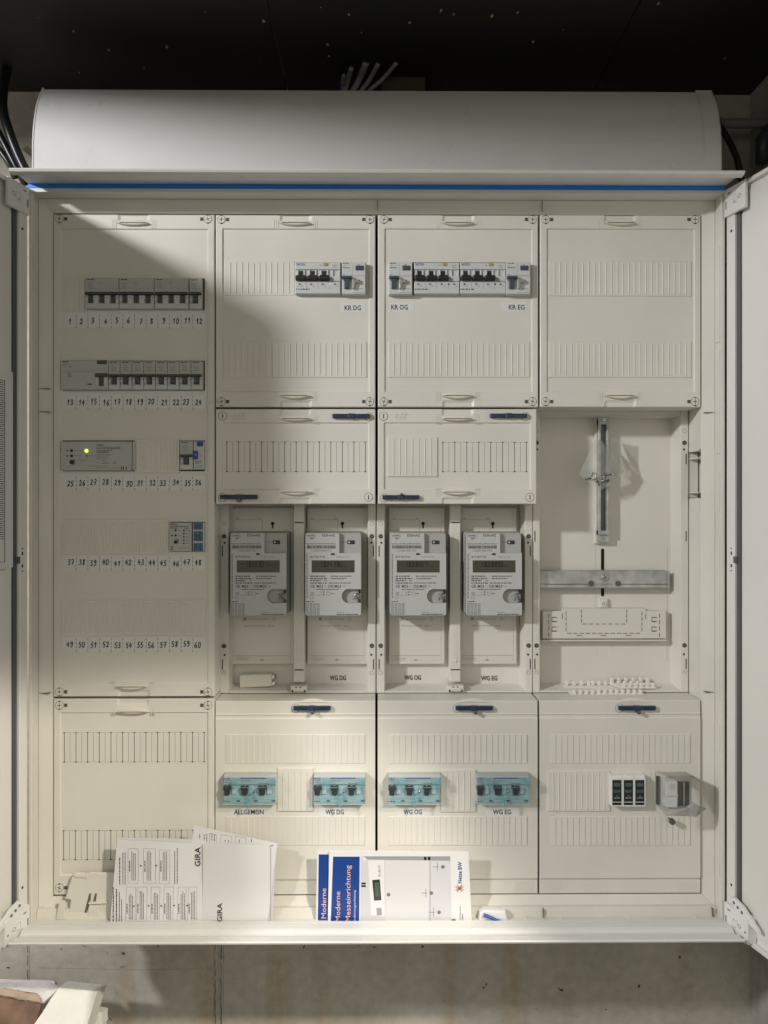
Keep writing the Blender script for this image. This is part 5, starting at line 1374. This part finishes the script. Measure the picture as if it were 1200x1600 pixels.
# rear folded sheet
c = sheet_obj('instruction_sheet', 'folded instruction sheet peeking out behind, tilted above the GIRA leaflet', 'leaflet', [(303, 1290), (433, 1318), (425, YB), (285, YB)], 30, 16)
mb = PX(30, 16); rg = random.Random(1)
for x, a, b in ((312, 1303, 1310), (319, 1304, 1313), (323, 1303, 1315), (331, 1302, 1314), (335, 1304, 1315), (352, 1312, 1316), (357, 1313, 1317), (374, 1312, 1317), (393, 1311, 1316)): vgreek(mb, x, a, b, 1.3, 'print', rg, 1, 3)
for x0, x1 in ((327, 338), (345, 362), (368, 384)): mb.ribbon([(x0, -1318), (x0, -1300-(x0-303)*0.1), (x1, -1301-(x1-303)*0.1), (x1, -1318)], 0, 0.4, 'device_print')
mb.build('printed_text', c, world=True)
c = sheet_obj('instruction_sheet', 'plain sheet edge just visible behind the text page of the leaflet', 'leaflet', [(183.5, 1309.5), (300, 1311), (300, YB), (176, YB)], 32, 17, m='paper_grey')
curlA = lambda px, py: 4.0*math.sin(math.pi*max(0, min(1, (px-172)/145)))**1.5-1.0*math.cos((py-1315)/40)
curlB = lambda px, py: 5.0*math.sin(math.pi*max(0, min(1, (px-316)/116)))+2.0*((1445-py)/130)
c = sheet_obj('instruction_leaflet', 'white text leaflet with GIRA printed sideways, flow charts beneath', 'leaflet', [(183, 1312.5), (316.5, 1319), (316.5, YB), (171.5, YB)], 35, 20, curl=curlA)
mb = PX(35, 20, 0.35, curlA); rg = random.Random(6)
vtext(mb, 'GIRA', 313, 1354.5, 8.6, 31, 'ink', True)
def skew(py): return (1438-py)*0.10-1
for x, a, b, h in ((188, 1340, 1382, 1.5), (193, 1332, 1382, 1.0), (196.5, 1332, 1383, 1.0), (278, 1325, 1381, 1.0), (274, 1330, 1382, 1.0)): vgreek(mb, x-1, a, b, h, 'print', rg)
for bx, (a, b) in (((200, 216), (1326, 1380)), ((224, 243), (1326, 1380)), ((249, 265), (1328, 1381))):
    mb.ribbon([(bx[0], -a), (bx[1], -a-0.4), (bx[1], -b), (bx[0], -b), (bx[0], -a)], 0, 0.35, 'device_print')
    vgreek(mb, bx[0]+2.5, 1345, 1362, 1.4, 'print', rg)
    for q in range(3): vgreek(mb, bx[0]+6+q*2.7, 1328+rg.uniform(0, 6), 1376, 0.8, 'print', rg)
for bx in ((196, 211), (213, 229), (235, 249), (255, 270), (277, 290), (293, 307)):
    mb.ribbon([(bx[0], -1438), (bx[0]+1.5, -1386), (bx[1]+1, -1386), (bx[1], -1438)], 0, 0.35, 'device_print')
    vgreek(mb, bx[0]+2.5, 1412, 1428, 1.4, 'print', rg)
    for q in range(3): vgreek(mb, bx[0]+6+q*2.6, 1392+rg.uniform(0, 8), 1437, 0.8, 'print', rg)
for x, a, b, h in ((177, 1386, 1440, 1.6), (182, 1389, 1440, 1.6), (186.5, 1394, 1440, 1.0), (190, 1405, 1440, 0.9)): vgreek(mb, x, a, b, h, 'print', rg)
for x, y in ((220, 1353), (244, 1352.5), (209, 1416), (232, 1415.5), (252, 1415.5), (272, 1415), (292.5, 1415)): mb.prism([(x-1.8, -y+1), (x+1.8, -y+1), (x, -y-1.8)], 0, 0.05, 'ink')
mb.build('printed_text', c, world=True)
c = sheet_obj('instruction_leaflet', 'blank glossy leaflet page with GIRA printed sideways low on its left edge', 'leaflet', [(316.8, 1319), (432.5, 1321.5), (417.5, YB), (316.8, YB)], 35, 20, curl=curlB)
mb = PX(35, 20, 0.35, curlB); vtext(mb, 'GIRA', 347, 1441, 7.6, 30, 'ink', True)
mb.box(422.5, 423, -1440, -1324, 0, 0.05, 'device_print'); mb.ribbon([(421.5, -1322.5), (427, -1320.5)], 0.1, 1.0, 'ink'); mb.build('printed_text', c, world=True)
# brochures
c = sheet_obj('brochure', 'blue and white brochure behind, only its Moderne strip showing', 'brochure', [(495.5, 1329.5), (640, 1330), (640, YB), (493.5, YB)], 29, 18, th=1.2)
mb = PX(29, 18); mb.prism([(498, -1335), (513.5, -1335), (513, -YB), (496.5, -YB)], 0, 0.08, 'brochure_blue')
mb.tf = (lambda f: (lambda a, b, l: f(a, b, l+0.12)))(mb.tf); vtext(mb, 'Moderne', 509.5, 1436, 7.6, 48, 'peach'); mb.build('cover_print', c, world=True)
c = sheet_obj('brochure', 'front brochure with blue Messeinrichtung title and photo of a meter panel', 'brochure', [(514.5, 1330), (732, 1331.5), (737.5, YB), (512, YB)], 33, 21.5, th=2.4)
mb = PX(33, 21.5)
mb.prism([(520.5, -1338.5), (562, -1338.5), (561, -YB), (516.5, -YB)], 0, 0.08, 'brochure_blue')
mb.prism([(564, -1338), (703.5, -1338), (706, -YB), (563, -YB)], 0, 0.05, 'photo_grey')
mb.prism([(568, -1338), (703.5, -1338), (703.5, -1345), (574, -1343)], 0.05, 0.08, 'photo_shade')
mb.prism([(575, -1345), (600, -1344), (601, -1432), (580, -1430)], 0.05, 0.08, 'paper'); mb.prism([(602, -1345), (672, -1345), (668, -YB), (603, -YB)], 0.05, 0.08, 'paper_grey')
mb.prism([(581.5, -1375), (593.5, -1374), (596, -1406.5), (584.5, -1407.5)], 0.09, 0.12, 'lcd'); mb.prism([(585, -1379), (592, -1378.5), (593.5, -1400), (587, -1401)], 0.13, 0.14, 'green_window')
mb.box(671.5, 672.3, -YB, -1345, 0.05, 0.1, 'photo_line')
for x, y in ((607, 1398), (674, 1395.5), (692, 1354.5), (686, 1425.5)):
    mb.cyl(x, -y, 3.0, 0.05, 0.12, 'photo_line', 10)
    if x > 650: mb.box(x-16, x-6, -y-0.4, -y+0.4, 0.09, 0.12, 'photo_line'); mb.box(x-9, x-8.2, -y-7, -y+7, 0.09, 0.12, 'photo_line')
mb.box(662.5, 672.5, -1344, -1338.8, 0.09, 0.13, 'ink'); mb.box(667, 668, -1344, -1338.8, 0.13, 0.15, 'photo_grey'); mb.box(564.5, 571.5, -1386, -1379, 0.09, 0.13, 'ink'); mb.box(564.5, 571.5, -1383, -1382, 0.13, 0.15, 'photo_grey')
rg = random.Random(12)
for x in (577, 580, 598): vgreek(mb, x, 1365, 1425, 0.7, 'photo_shade', rg)
mb.prism([(588, -1419), (596, -1418.5), (597, -1430), (589, -1430.5)], 0.09, 0.12, 'photo_shade')
mb.prism([(566, -1341), (570, -1339), (573, -1343), (569, -1347)], 0.09, 0.11, 'paper')
mb.tf = (lambda f: (lambda a, b, l: f(a, b, l+0.13)))(mb.tf)
vtext(mb, 'Moderne', 531.5, 1441, 7.6, 48, 'peach'); vtext(mb, 'Messeinrichtung', 547.5, 1441, 7.8, 89, 'peach'); vtext(mb, 'Bedienungsanleitung', 555.5, 1441, 3.4, 50, 'paper_grey')
vtext(mb, 'EnBW', 595, 1370, 4.2, 19, 'photo_line')
vtext(mb, 'Netze BW', 721.5, 1380.5, 6.2, 34, 'brochure_blue', True)
for k, (m_, dx) in enumerate((('orange', -2.2), ('orange', 2.2), ('brochure_blue', 0))):
    for sgn in (1, -1): mb.ribbon([(718+dx-4*sgn, -1388-5+abs(dx)), (718+dx+4*sgn, -1388+5-abs(dx))], 0, 1.2, m_ if sgn > 0 else 'orange')
vgreek(mb, 719, 1416, 1438, 0.8, 'print', rg, 3, 8); vgreek(mb, 723, 1428, 1438, 1.4, 'print', rg, 1.5, 3)
mb.prism([(709+5*math.cos(a*math.pi/8), -1441+5*math.sin(a*math.pi/8)) for a in range(9)], 0, 0.05, 'red')
mb.build('cover_print', c, world=True)
# slotted plastic part at the left
c = thing('slotted_bracket', 'cream plastic bracket with two slanting slots standing in the gutter', 'bracket', P3(140, 1440, 15)); mb = MB()
wq = 10
def q(px, py): return P(px, py, wq)
pts = [q(102, 1404), q(112, 1371), q(117, 1364), q(138, 1365.5), q(140, 1363.5), q(182, 1364.5), q(182, YB), q(105, YB), q(110.5, 1406)]
mb.prism(pts[::-1], wq-3, wq, 'cream', 0.8)
mb.prism([q(116, 1367), q(137, 1364.5), q(137.5, 1371), q(120, 1370)][::-1], wq, wq+2.2, 'cream', 0.6)
mb.prism([q(139.5, 1396), q(142.5, 1396), q(141.5, 1408), q(132, 1438), q(128.5, 1438)][::-1], wq, wq+0.2, 'recess_brown')
mb.prism([q(148.5, 1396), q(151.5, 1396), q(150, 1408), q(146, 1413), q(144.5, 1410)][::-1], wq, wq+0.2, 'recess_brown')
mb.prism([q(140, 1408.5), q(168, 1407), q(168.5, 1409), q(140, 1410.5)][::-1], wq, wq+5, 'cream_gloss', 0.4)
mb.prism([q(140, 1413), q(152, 1413.5), q(158, YB), q(134, YB)][::-1], wq, wq+1.4, 'cream', 0.5)
mb.build('bracket_plate', c, world=True)
c = MB(); c.prism([P(93, 1408, 14), P(101.5, 1409, 14), P(101, 1437, 14), P(87, 1437, 14)][::-1], 11, 14, 'cream', 0.6)
c = c.build('plastic_wedge', org=P3(94, 1437, 12)); tag(c, 'small cream plastic wedge left of the slotted bracket', 'plastic part')
# pouch with blue wire
c = MB(); c.prism([P(748, 1441, 24), P(750, 1427, 24), P(756, 1423, 24), P(790, 1424, 24), P(794, 1441, 24)][::-1], 14, 24, 'paper', 2.0)
c = c.build('paper_pouch', org=P3(770, 1441, 18)); tag(c, 'small white paper pouch lying in the gutter right of the brochures', 'pouch')
c = MB(); c.tube([P3(755.5, 1429.5, 26), P3(765, 1433, 27), P3(776, 1438, 27), P3(800, 1444, 26)], [2.6, 2.6, 2.4, 2.2], 'wire_blue', 10)
c.tube([P3(754.6, 1429.2, 26), P3(755.8, 1429.6, 26)], 1.4, 'peach', 8)
c = c.build('wire_end', org=P3(770, 1438, 26)); tag(c, 'short blue wire end lying on the white paper pouch', 'wire')

# ================================================================== ABOVE AND BELOW THE CABINET
def cable(name, label, pts, r, m, group=None):
    p = [Vector(P3(*q)) for q in pts]; p = cr(p, 6); mb = MB(); mb.tube(p, r, m, 12)
    o = mb.build(name, org=tuple(p[0])); tag(o, label, 'cable', group); return o
cable('black_cable', 'thick glossy black cable bulging out left of the hood, the nearest', [(12, 100, -80), (4, 160, -60), (14, 205, -50), (34, 255, -55), (60, 300, -60)], 7.5, 'cable_black', 'black cables left of the hood')
cable('black_cable', 'thinner black cable running beneath the thick one left of the hood', [(-20, 150, -80), (-10, 190, -60), (2, 215, -55), (26, 262, -60), (40, 290, -70)], 5.5, 'cable_black', 'black cables left of the hood')
cable('black_cable', 'lowest black cable at the far left edge above the door', [(-40, 190, -80), (-14, 218, -60), (12, 252, -60), (24, 280, -70)], 5, 'cable_black', 'black cables left of the hood')
cable('black_cable', 'single black cable curving down right of the hood', [(1112, 150, -95), (1121, 190, -90), (1138, 218, -85), (1152, 250, -80), (1160, 290, -80)], 5.2, 'cable_black')
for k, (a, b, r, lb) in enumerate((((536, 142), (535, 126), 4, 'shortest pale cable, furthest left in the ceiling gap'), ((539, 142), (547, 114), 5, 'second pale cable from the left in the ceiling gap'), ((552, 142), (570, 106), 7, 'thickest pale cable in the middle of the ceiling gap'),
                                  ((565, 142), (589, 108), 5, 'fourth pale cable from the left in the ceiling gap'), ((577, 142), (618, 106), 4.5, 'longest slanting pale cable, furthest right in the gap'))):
    cable('pale_cable', lb, [(a[0]-6, a[1]+14, -90), (a[0], a[1], -90), ((a[0]+b[0])/2, (a[1]+b[1])/2, -88), (b[0]+2, b[1]-8, -60)], r*0.75, 'cable_shaded', 'pale cables rising behind the hood')
cable('blue_cable', 'dark blue cable behind the pale cables in the gap', [(533, 150, -100), (538, 120, -100), (560, 100, -98), (600, 104, -100)], 6, 'cable_blue')
mb = MB(); x0, x1, z0, z1 = R(596, 664, 112, 150, -105); mb.box(x0, x1, z0-10, z1, WALL+0.5, -100, 'wood_block', 1)
o = mb.build('packing_block', org=(x0, z0, -105)); tag(o, 'dark brown packing block on the wall right of the pale cables', 'block')
mb = MB(); mb.tube([P3(1122, 193, -100), P3(1160, 193, -100), P3(1290, 192, -100)], 8.2, 'pipe_grey', 14)
for s_ in (0,): mb.tube([P3(1122, 193, -100), P3(1126, 193, -100)], 9.3, 'pipe_grey', 14)
o = mb.build('conduit_pipe', org=P3(1122, 193, -100)); tag(o, 'horizontal grey conduit pipe on the wall right of the hood', 'pipe')
mb = MB(); x, z = P(1196, 222, -80); mb.tube([(x, z-30, -90), (x, z+10, -90), (x+10, z+24, -88), (x+40, z+28, -88)], 11, 'slate', 12)
o = mb.build('pipe_elbow', org=(x, z, -90)); tag(o, 'dark pipe elbow under the grey conduit at right edge', 'pipe')
# foam block, foam sheet and board at the lower left
def slab(name, label, cat, f, thv, m, jag=0, bev=0):
    """f = corners (px,py,w) of the front face; thv = thickness vector (x,z,w)"""
    v = [P3(*p) for p in f]; n = len(v); rg = random.Random(3)
    if jag:
        out = []
        for i in range(n):
            a, b = Vector(v[i]), Vector(v[(i+1) % n]); k = max(1, int((b-a).length/7))
            for q in range(k):
                p = a.lerp(b, q/k); out.append(tuple(p+Vector((rg.uniform(-jag, jag), rg.uniform(-jag, jag), 0)) if q else p))
        v = out; n = len(v)
    mb = MB(); bck = [(p[0]+thv[0], p[1]+thv[1], p[2]+thv[2]) for p in v]
    mb.add(v+bck, [tuple(range(n)), tuple(range(n, 2*n))]+[(i, (i+1) % n, n+(i+1) % n, n+i) for i in range(n)], m)
    o = mb.build(name, org=v[0]); tag(o, label, cat); return o
slab('wood_board', 'brown worn board at the bottom left corner under torn foam', 'board', [(-60, 1552, -22), (0, 1555, -22), (64, 1569, -22), (30, 1700, 20), (-80, 1700, 20)], (0, -14, -6), 'board_brown', 1.2)
slab('cardboard_strip', 'torn strip of corrugated cardboard along the top of brown board', 'cardboard', [(-60, 1540, -24), (0, 1543, -24), (58, 1553, -22), (66, 1568, -18), (0, 1554, -17), (-60, 1550, -17)], (0, -3, -4), 'card', 1.2)
slab('foam_sheet', 'thin white foam packing sheet with ragged edge behind the block', 'foam sheet', [(-60, 1532, -60), (10, 1531, -60), (85, 1533, -58), (90, 1545, -40), (66, 1568, -20), (58, 1552, -24), (0, 1542, -26), (-60, 1540, -26)], (0, -3, -4), 'foam_sheet', 1.5)
def foam(name, label, f, t, amp, dents=()):
    A, B, D_, E_ = [Vector(P3(*p)) for p in f]; T = Vector(t); rgf = random.Random(5); N = 18; mb = MB(); g = []
    for j in range(N+1):
        for i in range(N+1):
            a, b = i/N, j/N; p = (A*(1-a)+B*a)*(1-b)+(E_*(1-a)+D_*a)*b
            e = min(a, 1-a, b, 1-b)*N
            k = -0.8 if e < 0.5 else 0
            for d0, d1 in dents:
                k -= 1.6*math.exp(-((b-(d0+(d1-d0)*a))*N)**2*1.5)
            nrm = (B-A).cross(E_-A).normalized(); nrm = nrm if nrm.z > 0 else -nrm
            g.append(tuple(p+nrm*(k+rgf.uniform(-amp, amp))+Vector((rgf.uniform(-amp, amp), rgf.uniform(-amp, amp), 0))))
    M = len(g); back = [tuple(Vector(p)+T) for p in g]
    q = [(j*(N+1)+i, j*(N+1)+i+1, (j+1)*(N+1)+i+1, (j+1)*(N+1)+i) for j in range(N) for i in range(N)]
    rim = [i for i in range(N+1)]+[j*(N+1)+N for j in range(1, N+1)]+[N*(N+1)+i for i in range(N-1, -1, -1)]+[j*(N+1) for j in range(N-1, 0, -1)]
    mb.add(g+back, q+[(rim[k], rim[(k+1) % len(rim)], rim[(k+1) % len(rim)]+M, rim[k]+M) for k in range(len(rim))]+[tuple(k+M for k in rim)], 'foam', False)
    o = mb.build(name, org=tuple(A)); tag(o, label, 'foam block')
foam('foam_block', 'slanting white foam block at the lower left leaning by the wall', [(91, 1543, -40), (152, 1549, -40), (118, 1660, 30), (14, 1660, 30)], (5, -6, -26), 0.2, ((0.32, 0.55), (0.62, 0.9)))
slab('foam_offcut', 'small crumpled foam scrap right of the slanting foam block', 'foam block', [(140, 1578, -40), (160, 1582, -40), (157, 1640, -10), (128, 1640, -10)], (4, -2, -14), 'foam', 1.8)
